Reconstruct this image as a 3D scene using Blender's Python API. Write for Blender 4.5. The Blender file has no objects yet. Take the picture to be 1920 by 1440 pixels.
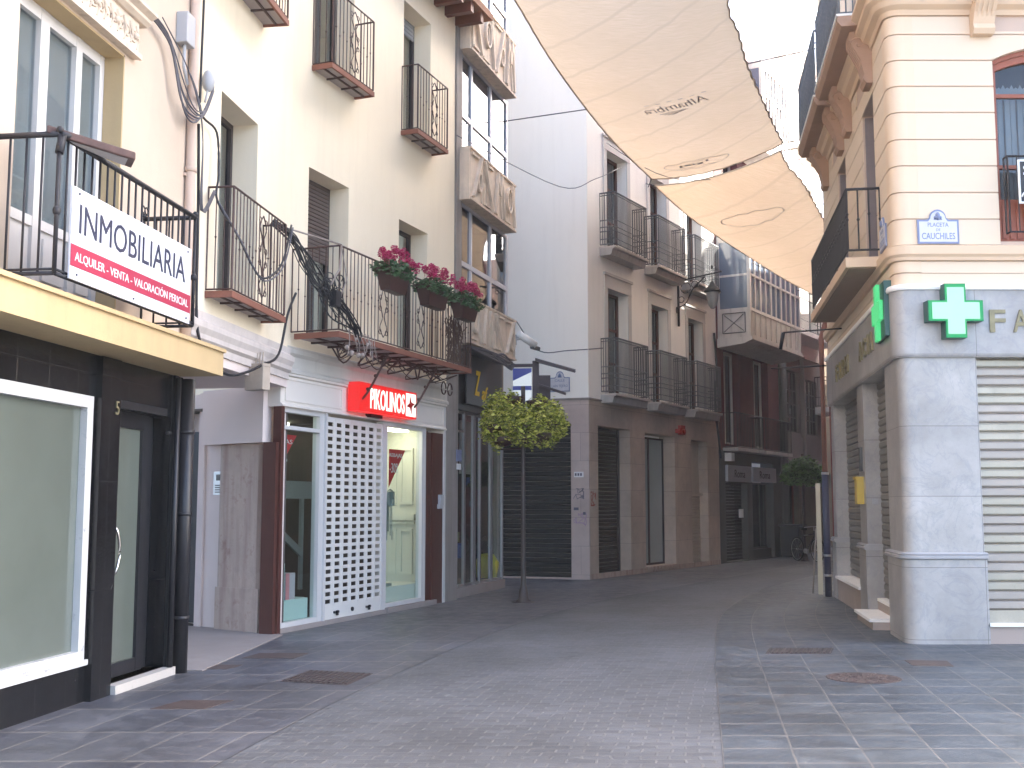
import bpy, bmesh, math, random
from mathutils import Vector, Matrix
R = random.Random(7)
S = bpy.context.scene
COL = S.collection
# ------------------------------------------------------------------ camera, light
cd = bpy.data.cameras.new('camera'); cam = bpy.data.objects.new('camera', cd); COL.objects.link(cam)
cam.location = (0, 0, 1.6); cam.rotation_euler = (math.radians(90 + 6.11), 0, 0)
cd.sensor_width = 36; cd.lens = 36 * 2130 / 1920; cd.clip_end = 2000; cd.clip_start = .05
S.camera = cam
S.render.resolution_x = 1024; S.render.resolution_y = 768
SUN_AZ, SUN_EL = math.radians(60), math.radians(33)
w = bpy.data.worlds.new('World'); S.world = w; w.use_nodes = True
nt = w.node_tree; nt.nodes.clear()
sky = nt.nodes.new('ShaderNodeTexSky'); sky.sky_type = 'NISHITA'; sky.sun_disc = False
sky.sun_elevation = SUN_EL; sky.sun_rotation = SUN_AZ; sky.air_density = .75; sky.dust_density = 3.5; sky.ozone_density = .7
bg = nt.nodes.new('ShaderNodeBackground'); bg.inputs['Strength'].default_value = .15
ow = nt.nodes.new('ShaderNodeOutputWorld')
nt.links.new(sky.outputs[0], bg.inputs[0]); nt.links.new(bg.outputs[0], ow.inputs[0])
sd = bpy.data.lights.new('sun', 'SUN'); sd.energy = 4.0; sd.angle = math.radians(.5); sd.color = (1, .95, .86)
sun = bpy.data.objects.new('sun', sd); COL.objects.link(sun)
sv = Vector((math.sin(SUN_AZ) * math.cos(SUN_EL), math.cos(SUN_AZ) * math.cos(SUN_EL), math.sin(SUN_EL)))
sun.rotation_euler = sv.to_track_quat('Z', 'Y').to_euler(); sun.location = (8, 20, 40)
S.view_settings.view_transform = 'Standard'; S.view_settings.look = 'None'
EXPO = 3.05; S.view_settings.exposure = EXPO; S.view_settings.gamma = 1
# ------------------------------------------------------------------ helpers
class Fr:
    "facade frame: s along the wall, n out of the wall, z up"
    def __init__(f, o, d, sg=1):
        f.o = Vector((o[0], o[1])); f.d = Vector(d).normalized(); f.sg = sg
        f.nv = Vector((f.d.y, -f.d.x)) * sg
    def P(f, s, n, z):
        v = f.o + f.d * s + f.nv * n
        return Vector((v.x, v.y, z))
FA = Fr((-3.67, 8.36), (.131, 1)); FB = Fr((-2.94, 14.42), (.381, 1)); FC = Fr((-1.0, 19.9), (.32, 1))
FD = Fr((1.69, 24.97), (.602, 1)); FE = Fr((5.63, 31.5), (.62, 1)); FD1 = Fr((-.04, 25.6), (1.73, -.63))
FG = Fr((4.61, 13.43), (.16, 1), -1); FF = Fr((4.61, 13.45), (1, 0)); FW = Fr((-4.9, 15.85), (.807, -.59))
W0 = Fr((0, 0), (1, 0), -1)      # n = +Y : plain world frame (s=X, n=Y)
class MB:
    def __init__(m): m.v = []; m.f = []; m.mi = []; m.sm = []; m.k = 0; m.smooth = False; m.uv = {}
    def add(m, vs, fs):
        b = len(m.v); m.v += [Vector(v) for v in vs]
        for f in fs: m.f.append([b + i for i in f]); m.mi.append(m.k); m.sm.append(m.smooth)
        return m
    def hexa(m, c):
        return m.add(c, [(0, 1, 2, 3), (7, 6, 5, 4), (0, 4, 5, 1), (1, 5, 6, 2), (2, 6, 7, 3), (3, 7, 4, 0)])
    def bx(m, F, s0, s1, n0, n1, z0, z1):
        return m.hexa([F.P(s0, n0, z0), F.P(s1, n0, z0), F.P(s1, n1, z0), F.P(s0, n1, z0),
                       F.P(s0, n0, z1), F.P(s1, n0, z1), F.P(s1, n1, z1), F.P(s0, n1, z1)])
    def quad(m, *p): return m.add(p, [tuple(range(len(p)))])
    def prism(m, F, pts, n0, n1):
        "polygon given as (s,z), thickness n0..n1"
        k = len(pts)
        vs = [F.P(s, n0, z) for s, z in pts] + [F.P(s, n1, z) for s, z in pts]
        fs = [tuple(range(k)), tuple(range(2 * k - 1, k - 1, -1))] + [(i, (i + 1) % k, (i + 1) % k + k, i + k) for i in range(k)]
        return m.add(vs, fs)
    def prism_s(m, F, pts, s0, s1):
        "profile given as (n,z), extruded along s"
        k = len(pts)
        vs = [F.P(s0, n, z) for n, z in pts] + [F.P(s1, n, z) for n, z in pts]
        fs = [tuple(range(k)), tuple(range(2 * k - 1, k - 1, -1))] + [(i, (i + 1) % k, (i + 1) % k + k, i + k) for i in range(k)]
        return m.add(vs, fs)
    def prism_z(m, pts, z0, z1):
        k = len(pts)
        vs = [Vector((x, y, z0)) for x, y in pts] + [Vector((x, y, z1)) for x, y in pts]
        fs = [tuple(range(k)), tuple(range(2 * k - 1, k - 1, -1))] + [(i, (i + 1) % k, (i + 1) % k + k, i + k) for i in range(k)]
        return m.add(vs, fs)
    def wall(m, F, s0, s1, z0, z1, n0, n1, holes=()):
        ss = sorted({s0, s1, *[a for h in holes for a in h[:2] if s0 < a < s1]})
        zs = sorted({z0, z1, *[a for h in holes for a in h[2:] if z0 < a < z1]})
        def solid(i, j):
            if i < 0 or j < 0 or i >= len(ss) - 1 or j >= len(zs) - 1: return False
            a = (ss[i] + ss[i + 1]) / 2; b = (zs[j] + zs[j + 1]) / 2
            return not any(h[0] < a < h[1] and h[2] < b < h[3] for h in holes)
        for i in range(len(ss) - 1):
            for j in range(len(zs) - 1):
                if not solid(i, j): continue
                a, b, c, d = ss[i], ss[i + 1], zs[j], zs[j + 1]
                m.quad(F.P(a, n1, c), F.P(b, n1, c), F.P(b, n1, d), F.P(a, n1, d))
                m.quad(F.P(a, n0, c), F.P(a, n0, d), F.P(b, n0, d), F.P(b, n0, c))
                if not solid(i - 1, j): m.quad(F.P(a, n0, c), F.P(a, n1, c), F.P(a, n1, d), F.P(a, n0, d))
                if not solid(i + 1, j): m.quad(F.P(b, n0, c), F.P(b, n0, d), F.P(b, n1, d), F.P(b, n1, c))
                if not solid(i, j - 1): m.quad(F.P(a, n0, c), F.P(b, n0, c), F.P(b, n1, c), F.P(a, n1, c))
                if not solid(i, j + 1): m.quad(F.P(a, n0, d), F.P(a, n1, d), F.P(b, n1, d), F.P(b, n0, d))
        return m
    def tube(m, pts, r, n=6, r2=None, cap=True):
        pts = [Vector(p) for p in pts]; rings = []
        old = m.smooth; m.smooth = n > 4
        for i, p in enumerate(pts):
            t = (pts[min(i + 1, len(pts) - 1)] - pts[max(i - 1, 0)]).normalized()
            u = t.cross(Vector((0, 0, 1)))
            if u.length < .01: u = t.cross(Vector((0, 1, 0)))
            u.normalize(); q = t.cross(u).normalized()
            rr = r if r2 is None else r + (r2 - r) * i / (len(pts) - 1)
            rings.append([p + u * rr * math.cos(2 * math.pi * k / n) + q * rr * math.sin(2 * math.pi * k / n) for k in range(n)])
        vs = [v for g in rings for v in g]; fs = []
        for i in range(len(pts) - 1):
            for k in range(n):
                fs.append((i * n + k, i * n + (k + 1) % n, (i + 1) * n + (k + 1) % n, (i + 1) * n + k))
        m.add(vs, fs); m.smooth = False
        if cap: m.add(rings[0], [tuple(range(n))]); m.add(rings[-1], [tuple(range(n))])
        m.smooth = old
        return m
    def lathe(m, c, prof, n=16):
        c = Vector(c); old = m.smooth; m.smooth = True
        vs = [c + Vector((r * math.cos(2 * math.pi * k / n), r * math.sin(2 * math.pi * k / n), z)) for r, z in prof for k in range(n)]
        fs = [(i * n + k, i * n + (k + 1) % n, (i + 1) * n + (k + 1) % n, (i + 1) * n + k) for i in range(len(prof) - 1) for k in range(n)]
        m.add(vs, fs); m.smooth = old
        return m
    def ball(m, c, r, n=8, sq=1.0):
        return m.lathe(c, [(max(1e-4, r * math.sin(math.pi * i / n)), -r * sq * math.cos(math.pi * i / n)) for i in range(n + 1)], n)
    def build(m, name, mat, parent=None, bevel=0):
        base = Vector((0, 0, 0)); p = parent
        while p is not None: base += p.location; p = p.parent
        me = bpy.data.meshes.new(name)
        me.from_pydata([v - base for v in m.v], [], m.f)
        for x in (mat if isinstance(mat, (list, tuple)) else [mat]): me.materials.append(x)
        me.polygons.foreach_set('material_index', m.mi)
        me.polygons.foreach_set('use_smooth', m.sm)
        if m.uv:
            uvl = me.uv_layers.new(name='UVMap')
            for poly in me.polygons:
                for li, vi in zip(poly.loop_indices, poly.vertices): uvl.data[li].uv = m.uv[vi]
        me.validate()
        if not getattr(m, 'keep', False):
            b = bmesh.new(); b.from_mesh(me); bmesh.ops.remove_doubles(b, verts=b.verts, dist=1e-5) if not m.uv else None
            bmesh.ops.recalc_face_normals(b, faces=b.faces); b.to_mesh(me); b.free()
        o = bpy.data.objects.new(name, me); COL.objects.link(o)
        if parent is not None: o.parent = parent
        if bevel:
            md = o.modifiers.new('bevel', 'BEVEL'); md.width = bevel; md.segments = 2; md.limit_method = 'ANGLE'
        return o
def tag(o, label=None, cat=None, group=None, kind=None):
    if label: o['label'] = label
    if cat: o['category'] = cat
    if group: o['group'] = group
    if kind: o['kind'] = kind
    return o
def thing(name, label, cat, loc, group=None):
    o = bpy.data.objects.new(name, None); COL.objects.link(o); o.empty_display_size = .2
    o.location = loc
    return tag(o, label, cat, group)
def single(mb, name, mat, label, cat, group=None, kind=None, **k):
    "a top-level thing of one mesh, origin at its lowest middle point"
    xs = [v.x for v in mb.v]; ys = [v.y for v in mb.v]; zs = [v.z for v in mb.v]
    c = Vector(((min(xs) + max(xs)) / 2, (min(ys) + max(ys)) / 2, min(zs)))
    mb.v = [v - c for v in mb.v]
    o = mb.build(name, mat, None, **k); o.location = c
    return tag(o, label, cat, group, kind)
def text_mb(mb, s, F, sc, n, zc, h, width=None, depth=.01, rot=0, shear=0, bold=0, zframe=None):
    "lettering as real mesh, centred on (sc,zc); h letter height"
    cu = bpy.data.curves.new('t', 'FONT'); cu.body = s; cu.align_x = 'CENTER'; cu.align_y = 'CENTER'
    cu.extrude = depth / 2; cu.offset = bold; cu.shear = shear; cu.resolution_u = 3
    ob = bpy.data.objects.new('t', cu); COL.objects.link(ob)
    bpy.context.view_layer.update()
    me = bpy.data.meshes.new_from_object(ob)
    vs = [v.co.copy() for v in me.vertices]
    if vs:
        x0 = min(v.x for v in vs); x1 = max(v.x for v in vs); y0 = min(v.y for v in vs); y1 = max(v.y for v in vs)
        ky = h / (y1 - y0); kx = ky if width is None else width / (x1 - x0)
        cx, cy = (x0 + x1) / 2, (y0 + y1) / 2; ca, sa = math.cos(rot), math.sin(rot)
        out = []
        for v in vs:
            x = (v.x - cx) * kx; y = (v.y - cy) * ky; x, y = x * ca - y * sa, x * sa + y * ca
            zz = 0 if abs(v.z) < 1e-6 else math.copysign(depth / 2, v.z)
            out.append(zframe(x, y, zz) if zframe else F.P(sc + F.sg * x, n + zz + depth / 2, zc + y))
        mb.add(out, [tuple(p.vertices) for p in me.polygons])
    bpy.data.objects.remove(ob); bpy.data.curves.remove(cu); bpy.data.meshes.remove(me)
    return mb
# ------------------------------------------------------------------ materials
MATS = {}
def nodes(name):
    m = bpy.data.materials.new(name); m.use_nodes = True
    nt = m.node_tree; return m, nt, nt.nodes['Principled BSDF']
def N(nt, t, **k):
    n = nt.nodes.new(t)
    for a, b in k.items():
        if a in n.inputs: n.inputs[a].default_value = b
        else: setattr(n, a, b)
    return n
def mixc(nt, fac, a, b, mode='MIX'):
    n = nt.nodes.new('ShaderNodeMix'); n.data_type = 'RGBA'; n.blend_type = mode
    if isinstance(fac, (int, float)): n.inputs[0].default_value = fac
    else: nt.links.new(fac, n.inputs[0])
    for i, x in ((6, a), (7, b)):
        if isinstance(x, tuple): n.inputs[i].default_value = (*x[:3], 1)
        else: nt.links.new(x, n.inputs[i])
    return n.outputs[2]
def ramp(nt, inp, a, b):
    n = nt.nodes.new('ShaderNodeMapRange'); n.inputs[1].default_value = a; n.inputs[2].default_value = b
    nt.links.new(inp, n.inputs[0]); return n.outputs[0]
def mul(c, k): return tuple(min(1, x * k) for x in c)
def M(name, col, rough=.75, var=.1, scale=2.0, bump=.15, bscale=60, metal=0, spec=.4, dirt=None, dirtc=(.12, .1, .08), streak=0, coat=0, bdist=.004):
    if name in MATS: return MATS[name]
    m, nt, p = nodes(name)
    geo = N(nt, 'ShaderNodeNewGeometry'); pos = geo.outputs['Position']
    n1 = N(nt, 'ShaderNodeTexNoise', Scale=scale, Detail=8.0, Roughness=.65); nt.links.new(pos, n1.inputs['Vector'])
    c = mixc(nt, ramp(nt, n1.outputs[0], .3, .7), mul(col, 1 - var), mul(col, 1 + var))
    n3 = N(nt, 'ShaderNodeTexNoise', Scale=scale * .23, Detail=3.0); nt.links.new(pos, n3.inputs['Vector'])
    c = mixc(nt, ramp(nt, n3.outputs[0], .35, .65), c, mul(col, 1 - var * .5), 'MIX') if var else c
    if streak:
        mp = N(nt, 'ShaderNodeMapping'); mp.inputs['Scale'].default_value = (5, 5, .35); nt.links.new(pos, mp.inputs[0])
        n4 = N(nt, 'ShaderNodeTexNoise', Scale=1.6, Detail=5.0); nt.links.new(mp.outputs[0], n4.inputs['Vector'])
        mr = ramp(nt, n4.outputs[0], .5, .78); mm = N(nt, 'ShaderNodeMath', operation='MULTIPLY'); nt.links.new(mr, mm.inputs[0]); mm.inputs[1].default_value = streak
        c = mixc(nt, mm.outputs[0], c, dirtc)
    if dirt:
        n5 = N(nt, 'ShaderNodeTexNoise', Scale=dirt[0], Detail=9.0, Roughness=.75); nt.links.new(pos, n5.inputs['Vector'])
        mr = ramp(nt, n5.outputs[0], dirt[1], dirt[1] + .12); mm = N(nt, 'ShaderNodeMath', operation='MULTIPLY'); nt.links.new(mr, mm.inputs[0]); mm.inputs[1].default_value = dirt[2]
        c = mixc(nt, mm.outputs[0], c, dirtc)
    nt.links.new(c, p.inputs['Base Color'])
    p.inputs['Roughness'].default_value = rough; p.inputs['Metallic'].default_value = metal
    p.inputs['Specular IOR Level'].default_value = spec; p.inputs['Coat Weight'].default_value = coat
    if bump:
        n2 = N(nt, 'ShaderNodeTexNoise', Scale=float(bscale), Detail=5.0, Roughness=.6); nt.links.new(pos, n2.inputs['Vector'])
        b = N(nt, 'ShaderNodeBump', Strength=bump, Distance=bdist); nt.links.new(n2.outputs[0], b.inputs['Height'])
        nt.links.new(b.outputs[0], p.inputs['Normal'])
    MATS[name] = m
    return m
def MB_brick(name, F, bw, bh, mort, c1, c2, cm, rough=.6, off=.5, bump=.5, var=.2, nscale=6, spec=.4, z0=0, s0=0, rvar=.0, warp=0, bscale=45, veins=0):
    m, nt, p = nodes(name)
    if F is None:
        uv = N(nt, 'ShaderNodeTexCoord').outputs['UV']; vec = uv
        geo = N(nt, 'ShaderNodeNewGeometry'); pos = geo.outputs['Position']
    else:
        geo = N(nt, 'ShaderNodeNewGeometry'); pos = geo.outputs['Position']
        sub = N(nt, 'ShaderNodeVectorMath', operation='SUBTRACT'); nt.links.new(pos, sub.inputs[0]); sub.inputs[1].default_value = (F.o.x, F.o.y, 0)
        dt = N(nt, 'ShaderNodeVectorMath', operation='DOT_PRODUCT'); nt.links.new(sub.outputs[0], dt.inputs[0]); dt.inputs[1].default_value = (F.d.x, F.d.y, 0)
        sp = N(nt, 'ShaderNodeSeparateXYZ'); nt.links.new(pos, sp.inputs[0])
        cb = N(nt, 'ShaderNodeCombineXYZ'); nt.links.new(dt.outputs['Value'], cb.inputs[0]); nt.links.new(sp.outputs[2], cb.inputs[1])
        ad = N(nt, 'ShaderNodeVectorMath', operation='ADD'); nt.links.new(cb.outputs[0], ad.inputs[0]); ad.inputs[1].default_value = (-s0, -z0, 0)
        vec = ad.outputs[0]
    if warp:
        nw = N(nt, 'ShaderNodeTexNoise', Scale=3.5, Detail=2.0); nt.links.new(pos, nw.inputs['Vector'])
        sc = N(nt, 'ShaderNodeVectorMath', operation='SCALE'); nt.links.new(nw.outputs[1], sc.inputs[0]); sc.inputs['Scale'].default_value = warp
        a2 = N(nt, 'ShaderNodeVectorMath', operation='ADD'); nt.links.new(vec, a2.inputs[0]); nt.links.new(sc.outputs[0], a2.inputs[1]); vec = a2.outputs[0]
    br = N(nt, 'ShaderNodeTexBrick', Scale=1.0, offset=off)
    br.inputs['Brick Width'].default_value = bw; br.inputs['Row Height'].default_value = bh; br.inputs['Mortar Size'].default_value = mort
    br.inputs['Mortar Smooth'].default_value = .3; br.inputs['Bias'].default_value = 0
    br.inputs['Color1'].default_value = (*c1, 1); br.inputs['Color2'].default_value = (*c2, 1); br.inputs['Mortar'].default_value = (*cm, 1)
    nt.links.new(vec, br.inputs['Vector'])
    n1 = N(nt, 'ShaderNodeTexNoise', Scale=float(nscale), Detail=9.0, Roughness=.7); nt.links.new(pos, n1.inputs['Vector'])
    k = ramp(nt, n1.outputs[0], .3, .7)
    c = mixc(nt, 1.0, br.outputs[0], mixc(nt, k, (1 - var,) * 3, (1 + var if var < .0 else 1.0,) * 3), 'MULTIPLY')
    nL = N(nt, 'ShaderNodeTexNoise', Scale=.7, Detail=4.0); nt.links.new(pos, nL.inputs['Vector'])
    c = mixc(nt, 1.0, c, mixc(nt, ramp(nt, nL.outputs[0], .35, .65), (1 - var * .9,) * 3, (1, 1, 1)), 'MULTIPLY')
    if veins:
        nv = N(nt, 'ShaderNodeTexNoise', Scale=2.2, Detail=7.0, Roughness=.6, Distortion=1.4); nt.links.new(pos, nv.inputs['Vector'])
        a = N(nt, 'ShaderNodeMath', operation='SUBTRACT'); nt.links.new(nv.outputs[0], a.inputs[0]); a.inputs[1].default_value = .5
        ab = N(nt, 'ShaderNodeMath', operation='ABSOLUTE'); nt.links.new(a.outputs[0], ab.inputs[0])
        c = mixc(nt, ramp(nt, ab.outputs[0], .0, .03), mixc(nt, .35 * veins, c, (.2, .22, .26)), c)
    nt.links.new(c, p.inputs['Base Color']); p.inputs['Specular IOR Level'].default_value = spec
    rr = N(nt, 'ShaderNodeMapRange'); nt.links.new(n1.outputs[0], rr.inputs[0]); rr.inputs[1].default_value = .3; rr.inputs[2].default_value = .7
    rr.inputs[3].default_value = rough - rvar; rr.inputs[4].default_value = rough + rvar; nt.links.new(rr.outputs[0], p.inputs['Roughness'])
    inv = N(nt, 'ShaderNodeMath', operation='SUBTRACT'); inv.inputs[0].default_value = 1; nt.links.new(br.outputs['Fac'], inv.inputs[1])
    n2 = N(nt, 'ShaderNodeTexNoise', Scale=float(bscale), Detail=5.0); nt.links.new(pos, n2.inputs['Vector'])
    m2 = N(nt, 'ShaderNodeMath', operation='MULTIPLY_ADD'); nt.links.new(n2.outputs[0], m2.inputs[0]); m2.inputs[1].default_value = .5; nt.links.new(inv.outputs[0], m2.inputs[2])
    b = N(nt, 'ShaderNodeBump', Strength=bump, Distance=.006); nt.links.new(m2.outputs[0], b.inputs['Height']); nt.links.new(b.outputs[0], p.inputs['Normal'])
    MATS[name] = m; return m
def M_emit(name, col, strength, base=None):
    m, nt, p = nodes(name); p.inputs['Base Color'].default_value = (*[c * .25 for c in (base or col)], 1)
    p.inputs['Emission Color'].default_value = (*col, 1); p.inputs['Emission Strength'].default_value = strength / 2 ** EXPO
    MATS[name] = m; return m
def M_glass(name, tint=(.9, .95, .93), refl=1.0, ior=1.5):
    m, nt, p = nodes(name); nt.nodes.remove(p); out = nt.nodes['Material Output']
    tr = N(nt, 'ShaderNodeBsdfTransparent'); tr.inputs[0].default_value = (*tint, 1)
    gl = N(nt, 'ShaderNodeBsdfGlossy', Roughness=.02); gl.inputs[0].default_value = (refl, refl, refl, 1)
    fr = N(nt, 'ShaderNodeFresnel', IOR=ior)
    geo = N(nt, 'ShaderNodeNewGeometry'); nn = N(nt, 'ShaderNodeTexNoise', Scale=.8, Detail=1.0); nt.links.new(geo.outputs['Position'], nn.inputs['Vector'])
    b = N(nt, 'ShaderNodeBump', Strength=.12, Distance=.02); nt.links.new(nn.outputs[0], b.inputs['Height']); nt.links.new(b.outputs[0], gl.inputs['Normal'])
    bf = N(nt, 'ShaderNodeMath', operation='SUBTRACT'); bf.inputs[0].default_value = 1; nt.links.new(geo.outputs['Backfacing'], bf.inputs[1]); ff = N(nt, 'ShaderNodeMath', operation='MULTIPLY'); nt.links.new(bf.outputs[0], ff.inputs[0]); nt.links.new(fr.outputs[0], ff.inputs[1])
    mx = N(nt, 'ShaderNodeMixShader'); nt.links.new(ff.outputs[0], mx.inputs[0]); nt.links.new(tr.outputs[0], mx.inputs[1]); nt.links.new(gl.outputs[0], mx.inputs[2])
    nt.links.new(mx.outputs[0], out.inputs[0]); MATS[name] = m; return m
DIRTY = (.22, .19, .16)
cream_a = M('cream_render_aged', (.56, .45, .35), .9, .07, 1.2, .3, 50, dirt=(1.5, .62, .35), dirtc=(.42, .36, .30), streak=.18)
cream_b = M('cream_render', (.84, .735, .56), .92, .05, .9, .35, 50, dirt=(1.6, .62, .22), dirtc=(.58, .48, .35), streak=.14)
white_d = M('white_render', (.92, .89, .82), .92, .05, .8, .3, 50, dirt=(1.4, .62, .2), dirtc=(.6, .57, .52), streak=.12)
ochre = M('ochre_paint', (.50, .37, .20), .8, .1, 2, .3, 40, streak=.3, dirtc=(.35, .26, .16))
pinkish = M('pink_grey_plaster', (.74, .63, .58), .9, .05, 1.5, .25, 50, dirt=(2.2, .64, .3), dirtc=(.4, .33, .3))
greyplast = M('grey_moulding_plaster', (.58, .52, .48), .85, .06, 2, .2, 50, streak=.3, dirtc=(.3, .27, .25))
greytrim = M('grey_trim', (.34, .35, .36), .8, .08, 2, .2, 50)
blacktile = MB_brick('black_wall_tiles', FA, .45, .9, .006, (.010, .011, .014), (.014, .015, .018), (.022, .022, .025), .22, 0, .3, .4, 8, .5, rvar=.06)
blackpaint = M('black_painted_metal', (.018, .018, .022), .35, .2, 6, .1, 80, dirt=(14, .68, .3), dirtc=(.12, .1, .09))
whiteframe = M('white_painted_frame', (.60, .58, .56), .5, .05, 5, .1, 60, dirt=(12, .7, .5), dirtc=(.08, .09, .14))
chipwhite = M('chipped_white_paint', (.52, .52, .51), .6, .05, 5, .3, 40, dirt=(5, .56, .9), dirtc=(.05, .06, .09))
frost = M('frosted_green_glass', (.12, .14, .12), .08, .12, .8, 0, spec=.8, coat=.8)
frost2 = M('pale_frosted_glass', (.38, .44, .42), .15, .08, 1.2, 0, spec=.5, coat=.3)
chrome = M('polished_steel', (.6, .58, .55), .2, .05, 5, 0, metal=1)
steel = M('brushed_steel', (.42, .42, .43), .38, .1, 9, .1, 90, metal=.9)
bronze = M('dark_bronze_frame', (.045, .035, .035), .45, .15, 5, .05, 60)
woodbrown = M('red_brown_wood', (.15, .05, .03), .5, .2, 6, .15, 50)
darkbrown = M('dark_brown_cladding', (.085, .028, .022), .45, .15, 4, .1, 60)
iron = M('rusty_brown_iron', (.07, .035, .03), .6, .3, 12, .2, 90)
ironk = M('black_iron', (.02, .02, .025), .5, .2, 10, .2, 90)
irong = M('grey_green_iron', (.13, .14, .15), .55, .2, 10, .2, 90)
terra = M('terracotta_edge', (.23, .09, .06), .75, .2, 8, .3, 60, dirt=(9, .6, .5), dirtc=(.08, .04, .035))
soffit = M('balcony_underside', (.40, .34, .32), .9, .12, 4, .2, 50)
stoneg = M('grey_balcony_stone', (.44, .42, .40), .8, .1, 5, .2, 50, streak=.35)
carved = M('carved_sandstone', (.66, .55, .44), .85, .14, 5, .5, 40, streak=.5, dirtc=(.2, .16, .13), dirt=(4, .6, .4))
oldstone = M('worn_pink_stone', (.52, .41, .34), .85, .22, 5, .9, 25, dirt=(5, .54, .55), dirtc=(.25, .12, .10), streak=.6)
stonefloor = M('worn_stone_floor', (.30, .26, .24), .8, .15, 3, .4, 40, dirt=(3, .58, .4), dirtc=(.15, .13, .12))
clad = MB_brick('stone_cladding', FD, 1.1, .62, .004, (.64, .53, .43), (.55, .455, .375), (.33, .27, .23), .55, .5, .15, .22, 3, .4, z0=.1)
clad1 = MB_brick('stone_cladding_corner', FD1, 1.1, .62, .004, (.66, .54, .48), (.58, .47, .43), (.34, .28, .25), .55, .5, .15, .18, 3, .4, z0=.1)
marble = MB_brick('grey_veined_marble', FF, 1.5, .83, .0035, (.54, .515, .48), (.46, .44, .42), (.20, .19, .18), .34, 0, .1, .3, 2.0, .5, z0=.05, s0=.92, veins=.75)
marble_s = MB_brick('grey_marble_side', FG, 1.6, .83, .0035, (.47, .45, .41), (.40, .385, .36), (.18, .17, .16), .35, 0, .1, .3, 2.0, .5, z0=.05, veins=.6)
cream_g = M('cream_rusticated_render', (.72, .58, .43), .88, .04, 1.1, .15, 60, dirt=(1.4, .68, .15), dirtc=(.55, .45, .34))
pinkedge = M('pinkish_render_quoin', (.745, .575, .41), .88, .05, 1.5, .15, 60)
groove = M('pinkish_groove_paint', (.56, .42, .33), .9, .05, 3, 0)  # pinkish paint of the base wall, seen between the courses
redpaint = M('oxide_red_render', (.13, .040, .045), .85, .12, 3, .2, 50)
redwood = M('red_stained_wood', (.30, .085, .045), .5, .2, 7, .15, 60)
greymod = M('grey_concrete_panel', (.22, .205, .195), .8, .08, 2, .2, 50)
greydark = M('dark_grey_stone', (.10, .10, .10), .6, .15, 3, .2, 50)
skyglass = M('blue_grey_gallery_glass', (.13, .17, .23), .06, .1, 2, 0, spec=.9)
galwhite = M('weathered_white_joinery', (.66, .63, .58), .7, .12, 6, .2, 60, streak=.3)
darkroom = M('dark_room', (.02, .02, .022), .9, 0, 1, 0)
curtain = M('net_curtain', (.50, .49, .47), .95, .06, 12, 0)
curtaind = M('dim_curtain', (.20, .20, .22), .95, .1, 9, 0)
curtainy = M('orange_curtain', (.45, .24, .08), .9, .1, 6, 0)
curtainbl = M('blue_grey_blind', (.16, .19, .25), .6, .1, 6, 0)
shutterk = M('black_roller_shutter', (.011, .012, .013), .5, .2, 8, .1, 60)
shutterb = M('brown_black_shutter', (.03, .024, .02), .45, .2, 8, .1, 60)
shutterg = M('galvanised_shutter', (.45, .41, .33), .38, .2, 5, .1, 60, metal=.35, dirt=(2.5, .55, .4), dirtc=(.25, .19, .12))
shutterg2 = M('dull_galvanised_shutter', (.22, .20, .17), .45, .15, 5, .1, 60, metal=.4)
shutterbr = M('brown_blind_slats', (.12, .09, .08), .6, .1, 8, 0)
pipepaint = M('pink_painted_pipe', (.56, .42, .33), .7, .1, 6, .1, 60)
pipered = M('reddish_downpipe', (.24, .10, .075), .6, .15, 6, .1, 60)
pipeblue = M('blue_black_pipe_guard', (.03, .035, .08), .4, .2, 9, .1, 60, dirt=(16, .66, .7), dirtc=(.4, .4, .42))
cable = M('black_cable', (.018, .018, .022), .5, .2, 10, 0)
cableg = M('grey_cable', (.10, .095, .11), .5, .2, 10, 0)
rope = M('pale_rope', (.30, .25, .22), .9, .15, 20, .3, 80)
plasticg = M('grey_plastic_box', (.42, .42, .43), .5, .08, 5, 0)
plasticb = M('beige_junction_box', (.42, .35, .28), .6, .12, 8, .2, 60, dirt=(9, .6, .4))
signred = M_emit('lit_red_sign', (.85, .02, .02), 1.0, (.6, .01, .01))
signwhite = M_emit('lit_white_lettering', (1, .92, .82), 1.6, (.8, .8, .75))
signredflat = M('red_star_film', (.55, .02, .02), .5, .05, 4, 0)
pennant = M('red_paper_pennant', (.55, .03, .035), .7, .05, 5, 0)
white = M('white_print', (.78, .78, .76), .6, .03, 5, 0)
bannerw = M('white_banner_panel', (.66, .67, .72), .35, .03, 2, 0, dirt=(6, .68, .2), dirtc=(.5, .5, .55))
bannerr = M('banner_crimson_strip', (.36, .03, .07), .45, .05, 3, 0)
banneri = M('banner_navy_ink', (.03, .035, .07), .5, .1, 3, 0)
gold = M('aged_gold_letters', (.25, .215, .12), .45, .15, 8, 0, metal=.25)
yellowp = M('yellow_sign_paint', (.70, .45, .03), .6, .15, 9, 0)
tileblue = M('plaque_blue_glaze', (.20, .24, .38), .3, .15, 9, 0)
tilewh = M('plaque_pale_glaze', (.60, .59, .62), .3, .1, 9, 0)
crossg = M_emit('lit_green_cross', (.50, 1.0, .68), 1.15, (.1, .6, .3))
crossrim = M_emit('green_cross_rim', (.0, .50, .14), .75, (.0, .25, .09))
crossbox = M('dark_green_casing', (.035, .10, .09), .45, .1, 5, 0)
shopwhite = M('white_shop_panel', (.80, .78, .70), .6, .03, 4, 0)
shopdark = M('dim_shop_interior', (.10, .085, .075), .8, .3, 2.5, 0)
shoplamp = M_emit('shop_ceiling_lamp', (1, .93, .72), 17.0)
greyfurn = M('grey_shop_furniture', (.30, .33, .32), .5, .08, 5, 0)
boxmint = M('mint_display_box', (.55, .65, .62), .6, .03, 5, 0)
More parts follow.
